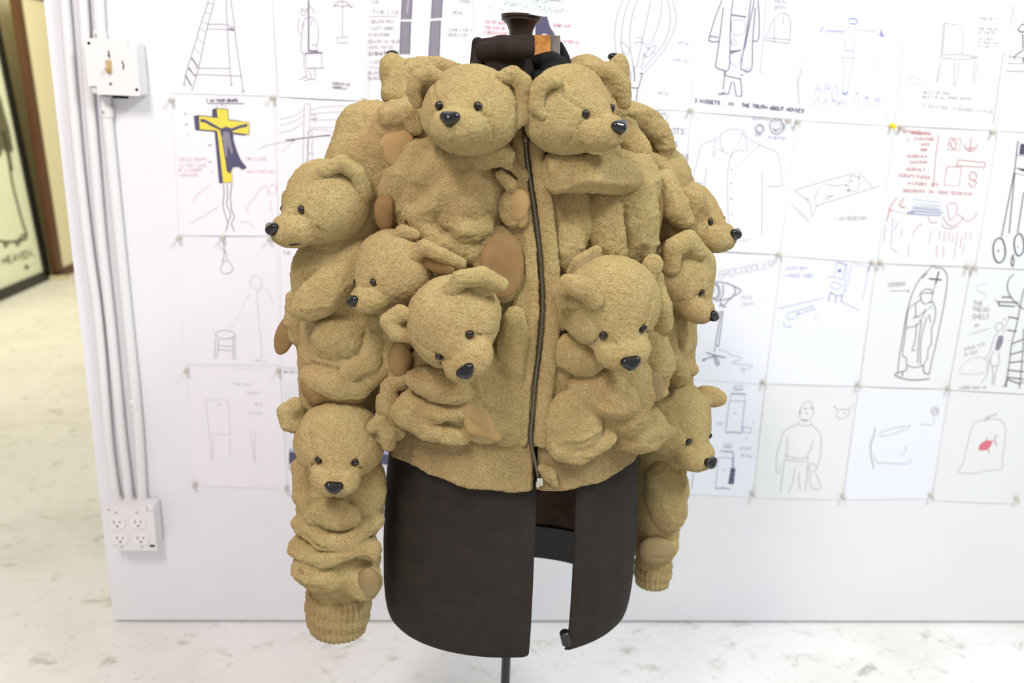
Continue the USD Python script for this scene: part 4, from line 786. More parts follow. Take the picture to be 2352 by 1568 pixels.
def hem(t0, t1):                        # hem band: a sherpa tube around the form
    nt, nz = int((t1-t0)*110)+2, 34; ts, zs = np.linspace(t0, t1, nt), np.linspace(HEM0, HEM1+.012, nz); V = []
    for o in (1, 0):
        for z in zs:
            e = min(1, (z-HEM0)/.008); e2 = .35+.65*math.sqrt(max(0, 1-(1-e)**2))
            for j, t in enumerate(ts):
                w = .0006*math.sin(t*31+2*math.sin(z*60))+.0004*math.sin(t*77)+.0015*math.sin(t*9)*(1-(z-HEM0)/.08); ed = min(1, min(j, nt-1-j)/4+.2)
                V.append(form_pt(t, z+(.026*math.sin(t-.1)**2+.016*max(0, math.sin(t-.35))**2)*(HEM1+.012-z)/(HEM1+.012-HEM0)+(.002*math.sin(t*7+1)+.0012*math.sin(t*19))*(1 if z < HEM0+.02 else .3), .0035 if o == 0 else .004+(.0125+w)*e2*ed))
    V = np.array(V); k = nt*nz; i = (np.arange(nz-1)[:, None]*nt+np.arange(nt-1)).ravel(); f = np.vstack([np.c_[i, i+1, i+nt+1], np.c_[i, i+nt+1, i+nt]])
    rim = np.r_[np.arange(nt), nt-1+nt*np.arange(1, nz), nt*nz-2-np.arange(nt-1), nt*(nz-2)-nt*np.arange(nz-1)][:2*(nt+nz)-4]; rn = np.roll(rim, -1)
    m = trimesh.Trimesh(V, np.vstack([f, f[:, ::-1]+k, np.c_[rim, rim+k, rn+k], np.c_[rim, rn+k, rn]]), process=False); m.fix_normals()
    W = np.array(m.vertices); m.vertices = W+np.array(m.vertex_normals)*(.0018*(meshkit.noise(W*230, 5)-.5))[:, None]; return m
tz = theta_at(1240, 1108) if False else min(((proj(form_pt(t, HEM0+.02, .012))[0]-1232)**2, t) for t in np.linspace(-1, 1.2, 400))[1]
obj('hem_band', hem(tz-math.pi+.03, tz-.014), M['fur_rib'], jacket, smooth=True); obj('hem_band', hem(tz+.014, tz+math.pi-.03), M['fur_rib'], jacket, smooth=True)
obj('hem_tab', soft([(PL, 0, C_([(1262, 1085, 232, 16), (1275, 1112, 232, 11)])), (PL, 6, C_([(1246, 1075, 230, 12), (1262, 1100, 232, 10)]))], seed=61), M['fur_rib'], jacket)
# placket strips and zip
zw = np.array([P(*q) for q in zp]); zs_ = spline(zw, 24)
obj('placket', soft([(PL, 0, C_([(u-21+(4 if i < 2 else 0), v, d-6, 15) for i, (u, v, d) in enumerate(zp[:11])], .7)), (PL, 4, C_([(u-36, v, d-24, 34) for u, v, d in zp[:11]], .5))], lump=.001, seed=21), M['fur'], jacket)
obj('placket', soft([(PL, 0, C_([(u+25, v, d-6, 19) for u, v, d in zp[1:11]], .7))], lump=.001, seed=22), M['fur'], jacket)
def zoff(k, dd): return zs_+RT*(k*PX)-fw*(dd*PX)
obj('zip_tape', cat([ribbon(zoff(0, 1), .0040, -fw), tube(zoff(-2.6, 0), .0008, 6), tube(zoff(2.6, 0), .0008, 6)]), M['zip_tape'], jacket)
L_ = np.r_[0, np.cumsum(np.linalg.norm(np.diff(zs_, axis=0), axis=1))]; st = np.arange(0, L_[-1], .0015); teeth = []
for j, s in enumerate(st):
    p = np.array([np.interp(s, L_, zs_[:, i]) for i in range(3)]); p2 = np.array([np.interp(s+.001, L_, zs_[:, i]) for i in range(3)]); t = (p2-p)/max(np.linalg.norm(p2-p), 1e-9) if s+.001 < L_[-1] else -UP
    x = np.cross(t, fw); x /= np.linalg.norm(x); y = np.cross(x, t)
    teeth.append(box(p-fw*2.0*PX+x*(.0005 if j % 2 else -.0005), (.0019, .0009, .0014), np.stack([x, t, y])))
tag(obj('zip_teeth', cat(teeth), M['zip_metal'], jacket, smooth=False, label='aged brass zip teeth'), kind='stuff')
obj('zip_slider', cat([rbox(P(1207, 318, 228), (.0055, .008, .004), .0012, Rb), rbox(P(1208, 329, 228), (.003, .008, .0018), .0007, Rb)]), M['zip_metal'], jacket)
obj('zip_stop', cat([rbox(P(1240, 1106, 238), (.009, .011, .006), .0015, Rb), rbox(P(1235, 1112, 236), (.005, .008, .005), .0012, Rb)]), M['nickel'], jacket, label='bright metal zip stop at the hem')
# sleeves
sl = [(PL, 0, C_([(850, 380, 90, 100), (790, 540, 105, 96), (772, 760, 105, 88), (775, 950, 105, 86), (775, 1150, 100, 86), (778, 1290, 95, 82), (778, 1365, 95, 60)])), (PL, 20, C_([(860, 620, 70, 50), (862, 760, 70, 46), (866, 900, 70, 34)]))]
obj('sleeve', soft(sl, .0032, None, .003, .001, 2), M['fur'], jacket)
sr = [(PL, 0, C_([(1500, 420, -60, 88), (1552, 600, -75, 72), (1542, 760, -85, 58), (1526, 950, -95, 60), (1516, 1100, -100, 58), (1508, 1220, -103, 52), (1500, 1290, -104, 40)]))]
obj('sleeve', soft(sr, .0032, None, .003, .001, 3), M['fur'], jacket)
def cuff(c0, c1, r0, r1, name='cuff', n=34):   # ribbed knit cuff
    a, b = P(*c0), P(*c1); t = (b-a)/np.linalg.norm(b-a); x = RT-t*(RT @ t); x /= np.linalg.norm(x); y = np.cross(t, x); V = []; na, nz = n*6, 26
    for i in range(nz):
        s = i/(nz-1); r = (r0+(r1-r0)*s+7*math.sin(s*math.pi))*pxm(*c0)
        for j in range(na):
            th = 2*math.pi*j/na; rr = r*(1+.028*math.sin(n*th+.6*math.sin(s*9)))+.0012*math.sin(s*21+th*2); e = min(1, min(s, 1-s)/.09); rr -= (1-math.sqrt(1-(1-e)**2))*.006
            V.append(a+(b-a)*s+(x*math.cos(th)+y*math.sin(th))*rr)
    for s, c in ((1, b), (0, a)): V += list(c+(np.array(V[(nz-1)*na:nz*na] if s else V[:na])-c)*.8-t*(.012 if s else 0))
    V = np.array(V); f = []
    rows = [nz]+list(range(0, nz)) if False else list(range(nz))
    idx = [np.arange(na)+i*na for i in range(nz)]+[np.arange(na)+nz*na]
    for p_, q_ in zip(idx[:-1], idx[1:]):
        k = np.arange(na); f += [np.c_[p_, p_[(k+1) % na], q_[(k+1) % na]], np.c_[p_, q_[(k+1) % na], q_]]
    m = trimesh.Trimesh(V[:nz*na+na], np.vstack(f), process=False)
    W = np.array(m.vertices); m.fix_normals(); m.vertices = W+np.array(m.vertex_normals)*(.0016*(meshkit.noise(W*240, 6)-.5))[:, None]
    return obj(name, m, M['fur_rib'], jacket, smooth=True, label='ribbed knit cuff')
cuff((778, 1350, 95), (776, 1446, 97), 70, 62)
cuff((1503, 1268, -104), (1497, 1342, -104), 36, 36, n=22)
# ------------------------------------------------------------------ teddy bears (parts of the jacket): body > head, ears, eyes, nose, pads
def rot(yaw, pit, roll):
    y, p, r = np.radians([yaw, pit, roll])
    Rx = np.array([[1, 0, 0], [0, math.cos(p), -math.sin(p)], [0, math.sin(p), math.cos(p)]]); Ry = np.array([[math.cos(y), 0, math.sin(y)], [0, 1, 0], [-math.sin(y), 0, math.cos(y)]]); Rz = np.array([[math.cos(r), math.sin(r), 0], [-math.sin(r), math.cos(r), 0], [0, 0, 1]])
    return np.diag([1, 1, -1]) @ (Rz @ Ry @ Rx)      # local (right, up, towards viewer) -> camera axes (right, up, forward)
BEARS = {}
TRENCH = [('-', 6, C_([(q[0]+5, q[1], q[2]+30, 40) for q in zp[:12]]))]
def bear(key, label, prims, h=.0025, seed=0, clip=True, crease=.0026, **kw):
    b = obj('teddy_bear', soft(prims, h, carve if clip else None, seed=seed, crease=crease, **kw), M['fur'], jacket, label=label); BEARS[key] = b; return b
def head(b, u, v, d, r, yaw, pit, roll, ears=(), eyes=(-1, 1), mouth=False, seed=0, skull=(.97, .88, .82), muz=1.0, extra=(), eye_r=.085, nose=True):
    c = Pc(u, v, d); s = r*pxm(u, v, d); f_ = -c/np.linalg.norm(c); x_ = np.array([1.0, 0, 0])-f_*f_[0]; x_ /= np.linalg.norm(x_); A = np.stack([x_, np.cross(x_, f_), f_], 1)
    R = A @ np.diag([1, 1, -1]) @ rot(yaw, pit, roll); L = lambda x, y, z: c+R @ (np.array([x, y, z])*s)
    E = lambda x, y, z, a, b_, e: ellL(L(x, y, z), R, np.array([a, b_, e])*s)
    seg = lambda pts, rr: ('c', np.array([L(*p) for p in pts]), np.broadcast_to(np.array(rr, float)*s, len(pts)), 1.0)
    base = [(PL, 0, E(0, .08, -.10, *skull)), (PL, 30, E(0, -.12, .06, .95, .58, .80)), (PL, 30, seg([(0, .04, .0), (0, -.24, .92)], [.78, .30*muz])), (PL, 5, E(0, -.25, .88, .56*muz, .39*muz, .47)), (PL, 5, E(0, -.38, .74, .48*muz, .27*muz, .44))]
    def surf(x, y):                     # where the face surface lies in front of (x, y)
        for z in np.arange(1.7, .2, -.02):
            D = 9.0
            for o, k, p in base:
                q = float(sd(p, L(x, y, z)[None])[0]); D = float(smin(np.float64(D), q, k*PX)) if k else min(D, q)
            if D < 0: return z
        return .8
    pr = base+[('-', 4, seg([(0, -.30, 1.33), (0, -.46, 1.24), (0, -.62, 1.02)], .016))]
    for sx in (-1, 1):
        pr += [('-', 4, seg([(sx*x, y, surf(x, y)+.012) for x, y in ((.66, .52), (.61, .42), (.53, .31), (.45, .22))], .030))]
    ez_ = surf(.40, .15)
    for sx in (-1, 1):
        pr += [('-', 6, seg([(sx*.66, -.60, .46), (sx*.62, -.24, .62), (sx*.47, .06, .78), (sx*.18, .10, 1.02)], .02)), ('-', 5, E(sx*.40, .15, ez_+.02, .10, .10, .09))]
    pr += list(extra)
    hd = obj('head', soft(pr, .0024, None, .0012, .0009, seed), M['fur'], b)
    if nose:
        nz_ = surf(0, -.10)
        ic = trimesh.creation.icosphere(2, 1); pts = np.vstack([ic.vertices*rr+np.array(o) for o, rr in (((-.09, .045, 0), .10), ((.09, .045, 0), .10), ((0, -.075, .0), .085), ((0, .0, .06), .115))])
        m = trimesh.convex.convex_hull(pts*[1.08, 1, .95]); m.vertices = c+((m.vertices+np.array([0, -.10, nz_+.02]))*s) @ R.T; m.vertices = c2w(m.vertices); m.fix_normals(); obj('nose', m, M['black_plastic'], b, smooth=True)
    for sx in eyes:
        m = trimesh.creation.icosphere(3, 1); m.vertices = c2w(c+((m.vertices*[eye_r, eye_r*1.05, eye_r*.8]+np.array([sx*.40, .15, ez_-.035]))*s) @ R.T); m.fix_normals(); obj('eye', m, M['eye'], b, smooth=True)
    for e in ears: obj('ear', soft(e, .0024, None, .001, .0009, seed+3), M['fur'], b)
    if mouth: obj('mouth_seam', tube(spline([c2w(L(.26, -.47, surf(.26, -.47))), c2w(L(.33, -.49, surf(.33, -.49))), c2w(L(.40, -.50, surf(.40, -.50)))], 6), .0013, 8), M['seam'], b)
    return hd
def pad(b, prims, label=None, mat_='suede', seed=0, folds=(), lump=.0012):
    pr = [(PL, 6 if i else 0, p) for i, p in enumerate(prims)]+[('-', 5, f) for f in folds]
    return obj('foot_pad', soft(pr, .0022, None, lump, .00008, seed), M[mat_], b, label=label)
def ear(rim, web): return [(PL, 0, C_([(p[0], p[1], p[2], p[3]*1.28) for p in rim]))]+[(PL, 5, w) for w in web]
# 1 left chest bear
b = bear('chest_left', 'bear on the left chest, head turned slightly to the left beside the zip', [(PL, 0, E_(1030, 445, 140, 172, 150, 88, 0, 12)), (PL, 14, E_(1092, 435, 205, 74, 66, 50)),
    (PL, 3, C_([(1108, 364, 232, 26), (1150, 352, 254, 27), (1190, 368, 252, 25), (1206, 405, 242, 20)])), (PL, 3, C_([(1150, 402, 246, 11), (1172, 426, 250, 15), (1206, 430, 242, 13)])), (PL, 3, E_(1184, 472, 238, 37, 50, 22, -15)),
    (PL, 12, C_([(965, 365, 165, 45), (905, 430, 150, 42), (882, 480, 150, 36)])), (PL, 4, E_(1152, 608, 214, 66, 90, 32)), (PL, 3, C_([(958, 500, 195, 34), (1002, 560, 218, 30), (1085, 578, 215, 24)])), (PL, 14, C_([(985, 480, 212, 26), (1030, 440, 230, 28), (1078, 402, 234, 24)])), (PL, 14, C_([(1036, 500, 220, 26), (1072, 528, 226, 28), (1112, 520, 218, 24)])),
    (PL, 22, C_([(1045, 470, 228, 20), (1085, 478, 232, 20)])), (PL, 20, C_([(985, 400, 200, 32), (1030, 375, 212, 34), (1090, 365, 218, 30)])),
    ('-', 5, C_([(1143, 386, 264, 8), (1153, 393, 264, 8)])), ('-', 8, C_([(1140, 420, 258, 5), (1144, 460, 252, 7), (1150, 510, 244, 6)])), ('-', 6, C_([(1002, 468, 252, 5), (1014, 505, 252, 7), (1042, 545, 246, 7), (1096, 546, 248, 6)])), ('-', 6, C_([(1028, 466, 272, 5), (1034, 492, 272, 8)])), ('-', 6, C_([(930, 470, 202, 5), (940, 520, 208, 6), (985, 590, 226, 6)])), ('-', 5, C_([(1103, 548, 246, 6), (1092, 600, 236, 6), (1102, 660, 236, 6)])), ('-', 5, C_([(975, 420, 226, 4), (1030, 408, 252, 5), (1060, 388, 252, 4)])), ('-', 5, C_([(915, 400, 196, 4), (960, 440, 208, 5)]))]+TRENCH, seed=11)
head(b, 1080, 262, 262, 112, -17, 0, 1, [ear([(958, 236, 240, 12), (950, 205, 248, 14), (962, 178, 254, 15), (990, 168, 262, 15), (1012, 180, 268, 12)], [E_(982, 208, 228, 30, 34, 12, 20)]),
    ear([(1152, 178, 290, 12), (1178, 170, 288, 16), (1200, 190, 284, 17), (1206, 228, 282, 17), (1201, 266, 284, 16), (1186, 284, 288, 11)], [E_(1184, 228, 268, 24, 50, 14, 4)])], seed=31)
pad(b, [E_(1190, 470, 252, 27, 38, 10, -12, 10), E_(1202, 502, 246, 12, 24, 9, -16)], 'smooth tan suede paw beside the zip', 'suede_light', seed=41)
pad(b, [E_(1154, 609, 242, 51, 78, 13)], 'large oval tan suede sole below the chest', seed=42)
pad(b, [E_(881, 492, 186, 22, 42, 12, 12, -15), E_(893, 470, 186, 12, 24, 10)], 'brown suede paw at the left armpit', seed=43, folds=[C_([(880, 465, 202, 3), (884, 510, 202, 3)])])
# 2 right chest bear
b = bear('chest_right', 'bear on the right chest, head in right profile above a crossing arm', [(PL, 0, E_(1385, 485, 118, 128, 150, 82, 0, 22)), (PL, 5, E_(1308, 495, 188, 50, 112, 30, 0, 15)), (PL, 2, C_([(1285, 394, 246, 46), (1350, 400, 252, 44), (1415, 404, 224, 40), (1440, 405, 190, 34)], .9)), (PL, 4, E_(1398, 525, 188, 46, 98, 38, 8)), (PL, 3, E_(1474, 530, 140, 40, 76, 44, 4)), (PL, 4, E_(1300, 565, 205, 44, 60, 28, -10)), (PL, 12, E_(1465, 425, 108, 52, 70, 50)),
    ('-', 5, C_([(1346, 446, 246, 10), (1352, 500, 236, 12), (1372, 552, 228, 11), (1392, 585, 222, 8)])), ('-', 5, C_([(1432, 462, 200, 7), (1434, 520, 200, 10), (1446, 570, 192, 9)])), ('-', 5, C_([(1272, 505, 246, 4), (1305, 515, 244, 5), (1332, 560, 240, 5)])), ('-', 5, C_([(1265, 450, 262, 4), (1340, 452, 272, 5), (1420, 452, 240, 4)])), ('-', 5, C_([(1310, 530, 246, 3), (1330, 580, 242, 4)]))]+TRENCH, seed=12)
head(b, 1309, 261, 246, 110, 47, 16, -12, [ear([(1278, 188, 318, 11), (1252, 188, 316, 14), (1234, 212, 312, 15), (1232, 244, 312, 14), (1246, 262, 314, 10)], [E_(1260, 226, 300, 24, 40, 12, -12)]),
    ear([(1352, 158, 160, 14), (1395, 166, 150, 19), (1425, 196, 140, 19), (1434, 235, 135, 13)], [E_(1395, 195, 145, 34, 30, 14)])], eyes=(-1, 1), seed=32)
pad(b, [E_(1509, 478, 95, 14, 55, 24, 4)], 'thin pale suede edge on the right chest', seed=44)
pad(b, [E_(1348, 612, 252, 46, 22, 12, 38)], 'grey tan suede sole above the lower right head', 'suede_grey', seed=45)
obj('foot', soft([(PL, 0, C_([(1312, 628, 236, 13), (1328, 600, 242, 15), (1372, 574, 238, 13)])), (PL, 8, E_(1348, 615, 222, 44, 26, 14, 38))], seed=46), M['fur'], b)
# 3 left sleeve upper bear
b = bear('sleeve_left_upper', 'bear on the upper left sleeve, head in left profile', [(PL, 0, E_(770, 640, 130, 100, 110, 84)), (PL, 16, E_(790, 790, 150, 84, 110, 62)), (PL, 4, E_(745, 672, 208, 86, 46, 34, 36)), (PL, 12, E_(822, 610, 170, 52, 70, 50)), (PL, 6, E_(775, 775, 190, 60, 50, 36)), (PL, 4, C_([(884, 700, 168, 20), (868, 770, 188, 24), (848, 830, 196, 26), (805, 852, 205, 22)])), (PL, 4, C_([(884, 790, 168, 24), (868, 850, 180, 28), (820, 880, 188, 28)])), (PL, 5, E_(770, 876, 186, 84, 38, 42, -14)),
    (PL, 5, C_([(684, 690, 120, 26), (682, 730, 125, 30), (688, 772, 125, 24)])), ('-', 8, C_([(690, 735, 200, 5), (740, 735, 235, 6), (800, 690, 240, 6)])), ('-', 7, C_([(740, 745, 232, 5), (765, 790, 235, 8), (800, 812, 225, 7)])), ('-', 7, C_([(805, 740, 225, 5), (810, 790, 225, 6)])), ('-', 7, C_([(715, 845, 205, 6), (760, 850, 222, 8), (800, 838, 222, 5)])), ('-', 8, C_([(868, 760, 215, 5), (850, 810, 226, 6)]))], seed=13, clip=False)
head(b, 747, 472, 165, 106, -61, 18, 1, [ear([(745, 392, 225, 13), (785, 374, 225, 15), (822, 398, 212, 16), (836, 440, 200, 16), (820, 472, 198, 12)], [E_(795, 425, 200, 32, 34, 12)]), [(PL, 0, E_(662, 464, 132, 17, 30, 18)), ('-', 4, E_(660, 472, 150, 5, 12, 8))]], eyes=(-1, 1), mouth=True, seed=33)
pad(b, [E_(656, 768, 118, 23, 52, 15, -24)], 'brown suede paw sticking out from the left sleeve', seed=47)
pad(b, [E_(722, 888, 186, 32, 42, 26, 10), E_(770, 905, 185, 70, 20, 20, -10)], 'brown suede sole above the lower left bear', seed=48, folds=[C_([(712, 870, 215, 3), (730, 900, 218, 4), (770, 915, 210, 3)])])
# 4 bear between sleeve and front
b = bear('front_left_middle', 'bear at the left of the front, head in left profile under the armpit', [(PL, 0, E_(930, 720, 165, 66, 80, 62)), (PL, 14, E_(960, 600, 165, 70, 80, 60)), (PL, 10, C_([(900, 760, 180, 30), (905, 820, 190, 28), (920, 870, 190, 26)]))], seed=14)
head(b, 902, 625, 222, 92, -58, 27, 0, [ear([(948, 592, 268, 13), (975, 568, 276, 15), (1015, 586, 276, 14), (1058, 606, 262, 11)], [E_(1000, 604, 256, 52, 22, 10, -18)]), ear([(900, 556, 240, 11), (925, 530, 246, 13), (952, 540, 246, 11)], [E_(925, 550, 236, 24, 14, 10)])], eyes=(-1, 1), seed=34, skull=(.98, .96, .90))
pad(b, [E_(1003, 608, 270, 46, 20, 8, -22)], 'brown suede inside of the folded ear', seed=49)
# 5 lower left front bear
b = bear('front_left_lower', 'bear on the lower left front, large head tilted down to the right', [(PL, 0, E_(1055, 890, 190, 155, 128, 58, 0, 12)), (PL, 8, E_(1183, 792, 232, 38, 90, 34)), (PL, 3, E_(1010, 886, 246, 80, 38, 32, -18)), (PL, 10, E_(1165, 930, 220, 54, 100, 28)), (PL, 5, C_([(935, 945, 212, 34), (980, 985, 228, 28), (1060, 1005, 230, 20)])), (PL, 4, C_([(938, 920, 215, 20), (1000, 948, 236, 24), (1060, 945, 240, 20)])), (PL, 4, C_([(926, 862, 200, 20), (892, 888, 200, 20), (888, 930, 196, 22), (905, 985, 196, 26)])), (PL, 6, E_(1105, 965, 232, 62, 54, 16, -35)),
    ('-', 6, C_([(960, 905, 268, 5), (1010, 920, 278, 6), (1070, 900, 278, 5)])), ('-', 6, C_([(955, 955, 250, 6), (1010, 975, 256, 5), (1050, 978, 252, 4)])), ('-', 6, C_([(1145, 850, 262, 4), (1160, 905, 258, 5), (1200, 935, 248, 4)])), ('-', 9, C_([(905, 905, 232, 7), (920, 940, 236, 6)]))]+TRENCH, seed=15)
head(b, 1044, 742, 292, 112, -22, 38, -36, [ear([(1038, 668, 340, 13), (1058, 640, 346, 17), (1108, 634, 348, 18), (1150, 652, 338, 14)], [E_(1095, 660, 326, 50, 20, 12, -8)]), ear([(950, 772, 305, 13), (912, 765, 308, 16), (893, 738, 306, 17), (920, 718, 310, 16), (945, 725, 310, 12)], [E_(925, 748, 296, 26, 26, 10)])], seed=35)
pad(b, [C_([(1062, 932, 244, 11), (1100, 950, 250, 24), (1140, 1000, 246, 12)], .5), C_([(1062, 938, 244, 10), (1088, 975, 248, 22), (1140, 1003, 246, 10)], .5)], 'pinkish tan suede sole at the bottom of the front', 'suede_light', seed=50, folds=[C_([(1070, 940, 268, 3), (1110, 985, 266, 3)])])
pad(b, [E_(918, 826, 212, 28, 42, 16)], 'brown suede paw below the left ear', seed=51)
# 6 lower right front bear
b = bear('front_right_lower', 'bear on the lower right front, head bowed with both eyes showing', [(PL, 0, E_(1375, 890, 165, 130, 120, 70, 0, 18)), (PL, 6, E_(1335, 812, 236, 62, 52, 44, -15)), (PL, 3, E_(1385, 905, 232, 85, 52, 36, -22)), (PL, 4, E_(1316, 972, 228, 66, 82, 46, 12)), (PL, 4, C_([(1272, 1025, 238, 24), (1330, 1042, 240, 24), (1392, 1005, 220, 24)])), (PL, 4, E_(1442, 945, 196, 50, 55, 44, 20)), (PL, 4, C_([(1488, 770, 170, 40), (1512, 830, 172, 38), (1505, 890, 172, 30)])), (PL, 4, E_(1468, 985, 162, 66, 58, 50, 10)), (PL, 4, C_([(1470, 1000, 165, 30), (1535, 990, 110, 16)])), (PL, 8, E_(1290, 700, 225, 26, 60, 22)), (PL, 2, C_([(1497, 640, 188, 22), (1514, 700, 198, 25), (1526, 742, 192, 21)])),
    ('-', 7, C_([(1262, 1000, 262, 5), (1310, 1025, 272, 6), (1370, 1010, 268, 5)])), ('-', 6, C_([(1300, 868, 275, 5), (1360, 862, 280, 6), (1410, 880, 268, 5)])), ('-', 7, C_([(1400, 960, 240, 5), (1430, 905, 246, 5)])), ('-', 6, C_([(1365, 930, 268, 4), (1388, 975, 262, 6)]))]+TRENCH, seed=16)
head(b, 1402, 701, 258, 116, 16, 55, -10, [ear([(1290, 696, 318, 12), (1281, 668, 326, 15), (1305, 650, 336, 18), (1342, 662, 344, 21), (1366, 690, 338, 17)], [E_(1316, 684, 316, 36, 26, 12, -20)]), [(PL, 0, E_(1497, 612, 215, 25, 30, 20, -20)), (PL, 8, C_([(1490, 640, 215, 16), (1482, 665, 222, 12)]))]], seed=36)
pad(b, [E_(1500, 888, 212, 26, 38, 12, 6)], 'greyish suede paw under the bowed head', 'suede_grey', seed=52, folds=[C_([(1492, 862, 228, 3), (1504, 900, 228, 5)])])
# 7 right shoulder bear, profile on the sleeve
b = bear('sleeve_right_upper', 'bear on the upper right sleeve, head in right profile pointing away', [(PL, 0, E_(1530, 480, -60, 70, 110, 70)), (PL, 3, C_([(1522, 425, 62, 34), (1550, 475, 76, 32), (1566, 502, 70, 25)])), (PL, 8, C_([(1510, 330, -40, 32), (1530, 375, -30, 28), (1532, 420, -20, 26)]))], seed=17)
head(b, 1577, 507, -25, 90, 66, 22, -13, [[(PL, 0, E_(1594, 455, 62, 28, 30, 22, -20)), (PL, 6, C_([(1602, 470, 64, 16), (1585, 492, 66, 12)]))]], eyes=(-1, 1), seed=37)
# 8 right sleeve middle bear
b = bear('sleeve_right_middle', 'bear on the right sleeve below the profile bear, head looking down to the right', [(PL, 0, E_(1536, 780, -20, 50, 90, 58)), (PL, 5, C_([(1525, 740, 60, 26), (1530, 800, 55, 28), (1560, 860, 20, 24)])), (PL, 3, C_([(1560, 838, -10, 32), (1590, 848, -16, 15)])), ('-', 6, C_([(1560, 800, 50, 4), (1566, 850, 30, 5)]))], seed=18)
head(b, 1563, 633, 40, 90, 73, 33, 12, [ear([(1540, 612, 118, 17), (1545, 570, 122, 19), (1580, 552, 112, 19), (1606, 578, 100, 16)], [E_(1568, 580, 100, 30, 22, 12)])], eyes=(-1, 1), seed=38)
# 9 right sleeve lower bear
b = bear('sleeve_right_lower', 'bear on the lower right sleeve, head bent with one ear sticking out', [(PL, 0, E_(1525, 1130, -85, 50, 110, 55)), (PL, 4, E_(1528, 1140, -45, 46, 92, 44, 12)), (PL, 4, C_([(1556, 1085, -62, 20), (1562, 1130, -66, 20)])), (PL, 4, E_(1512, 1255, -72, 44, 40, 36)), ('-', 6, C_([(1480, 1150, -20, 6), (1495, 1215, -24, 6), (1550, 1230, -40, 5)]))], seed=19, clip=False)
head(b, 1550, 968, -45, 94, 50, 54, -14, [[(PL, 0, E_(1630, 910, -50, 40, 25, 18, -14)), (PL, 8, C_([(1612, 922, -46, 22), (1600, 935, -40, 18)]))]], eyes=(-1, 1), seed=39)
pad(b, [E_(1507, 1264, -38, 42, 36, 14, 0)], 'smooth greyish suede sole above the right cuff', 'suede_grey', seed=53, folds=[C_([(1480, 1285, -22, 3), (1530, 1282, -22, 4)])])
# 10 left sleeve lower bear
b = bear('sleeve_left_lower', 'bear on the lower left sleeve, head facing the camera and looking down', [(PL, 0, E_(782, 1160, 120, 100, 110, 84)), (PL, 12, E_(780, 1280, 118, 94, 80, 80)), (PL, 3, E_(768, 1182, 205, 60, 34, 28, -8)), (PL, 5, C_([(694, 1075, 140, 24), (700, 1140, 160, 26), (722, 1185, 185, 22)])), (PL, 6, E_(840, 1120, 160, 46, 80, 45)), (PL, 3, C_([(695, 1205, 170, 24), (740, 1240, 202, 22), (800, 1240, 204, 20), (860, 1195, 175, 24)])), (PL, 3, C_([(690, 1255, 165, 28), (740, 1280, 196, 24), (800, 1265, 198, 20)])), (PL, 4, E_(730, 1315, 180, 62, 44, 34, -22)), (PL, 4, E_(835, 1335, 172, 44, 46, 36)), (PL, 5, C_([(800, 1245, 196, 24), (850, 1260, 180, 26)])),
    ('-', 7, C_([(712, 1180, 215, 5), (740, 1215, 236, 6), (800, 1212, 236, 5)])), ('-', 6, C_([(700, 1232, 205, 5), (760, 1268, 226, 6)])), ('-', 7, C_([(760, 1345, 222, 6), (790, 1310, 222, 7), (815, 1295, 218, 5)])), ('-', 5, C_([(745, 1120, 225, 6), (760, 1150, 230, 5)]))], seed=20, clip=False)
head(b, 780, 1016, 190, 100, -2, 43, 4, [ear([(690, 985, 190, 12), (662, 972, 195, 15), (656, 945, 195, 16), (676, 930, 195, 14)], [E_(680, 958, 185, 22, 22, 10)]), ear([(856, 980, 232, 12), (872, 968, 234, 14), (890, 995, 228, 16), (893, 1022, 222, 12)], [E_(878, 1000, 218, 18, 26, 10, 20)])], seed=40)
pad(b, [E_(846, 1338, 194, 30, 38, 18)], 'greyish suede sole at the bottom of the left sleeve', 'suede_grey', seed=54)
pad(b, [E_(712, 1322, 198, 36, 20, 14, -34), E_(742, 1346, 202, 26, 12, 10, -24)], 'brown suede sole in a slit above the left cuff', seed=55)
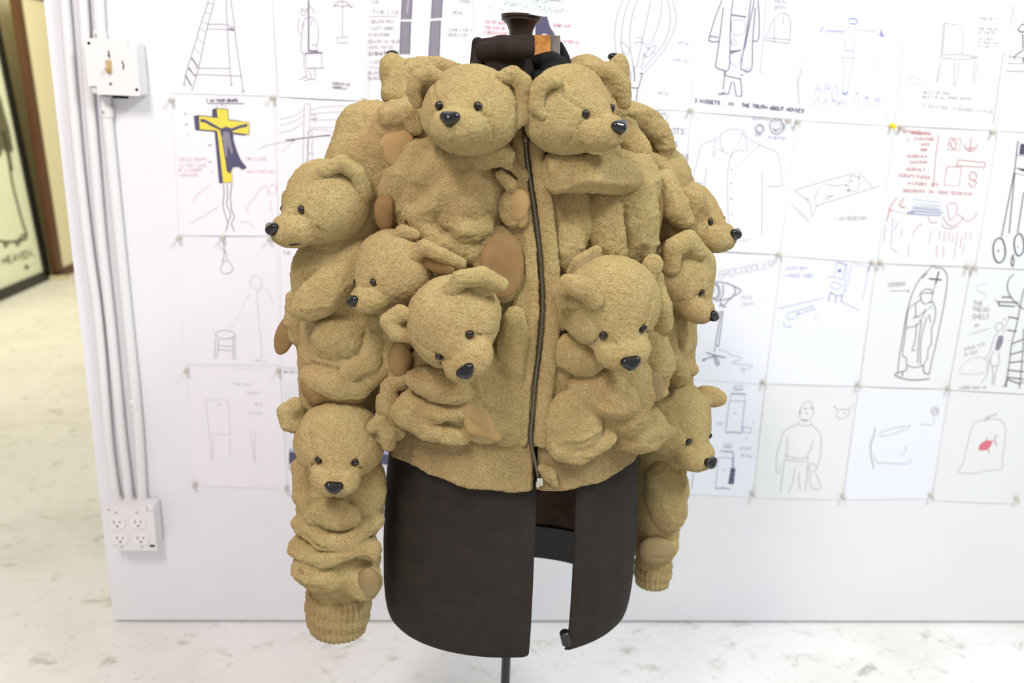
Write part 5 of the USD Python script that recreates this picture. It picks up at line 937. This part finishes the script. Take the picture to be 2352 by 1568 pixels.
# 11 left shoulder bear lying back
b = bear('shoulder_left', 'bear on the back of the left shoulder, muzzle pointing up', [(PL, 0, E_(858, 335, 80, 90, 100, 84, 20)), (PL, 12, E_(920, 290, 120, 62, 60, 60)), (PL, 6, C_([(892, 270, 165, 22), (935, 262, 172, 24), (955, 290, 172, 20)])), (PL, 6, E_(908, 340, 148, 52, 66, 26, 20)), ('-', 6, C_([(870, 270, 178, 4), (862, 310, 172, 5), (885, 380, 172, 5)])), ('-', 5, C_([(880, 290, 190, 4), (930, 280, 198, 4)]))], seed=23, clip=False)
obj('head', soft([(PL, 0, E_(970, 195, -15, 92, 62, 70, 8)), (PL, 10, E_(905, 168, -20, 34, 44, 42, 8)), (PL, 6, C_([(960, 165, 30, 20), (1005, 152, 30, 22), (1045, 165, 20, 20)])), (PL, 10, C_([(905, 215, 10, 30), (950, 230, 40, 30)])), ('-', 5, C_([(930, 150, 15, 4), (935, 185, 28, 4), (920, 215, 30, 4)]))], .0024, seed=71), M['fur'], b)
obj('nose', soft([(PL, 0, E_(901, 124, -32, 15, 9, 14))], .0018, None, 0, 0), M['black_plastic'], b)
pad(b, [E_(906, 345, 172, 34, 44, 10, 22), E_(930, 325, 176, 24, 26, 9, 20)], 'creased tan suede sole on the left shoulder', 'suede_light', seed=56, folds=[C_([(905, 375, 190, 3), (940, 322, 194, 3)]), C_([(925, 365, 190, 2.5), (945, 342, 192, 2.5)])], lump=.002)
# 12 right shoulder bear
b = bear('shoulder_right', 'bear on the back of the right shoulder, muzzle pointing up, limbs over the shoulder', [(PL, 0, E_(1440, 330, -80, 80, 80, 60, -25)), (PL, 12, C_([(1500, 380, -60, 45), (1520, 420, -60, 40)])), (PL, 3, C_([(1425, 256, 20, 30), (1472, 272, 16, 32), (1510, 300, 4, 27), (1530, 335, -6, 20), (1524, 362, -10, 17)])), (PL, 3, C_([(1436, 296, 82, 28), (1462, 340, 92, 30), (1486, 392, 86, 24)])), (PL, 3, C_([(1500, 372, 10, 20), (1522, 398, 6, 24), (1530, 440, 0, 22)])), ('-', 6, C_([(1492, 322, 30, 9), (1512, 336, 20, 9)]))], seed=24, clip=False)
obj('head', soft([(PL, 0, E_(1345, 172, -75, 52, 46, 56)), (PL, 5, E_(1417, 174, -88, 28, 48, 38, -8)), (PL, 3, C_([(1340, 172, -10, 15), (1365, 160, -6, 20), (1396, 182, -8, 20), (1408, 225, -12, 15)])), (PL, 8, E_(1385, 222, -60, 42, 38, 46)), ('-', 5, C_([(1392, 150, -40, 4), (1404, 180, -40, 5), (1418, 220, -44, 5)]))], .0024, seed=72), M['fur'], b)
obj('nose', soft([(PL, 0, E_(1409, 130, -92, 14, 9, 13))], .0018, None, 0, 0), M['black_plastic'], b)
print('faces', NV[0])
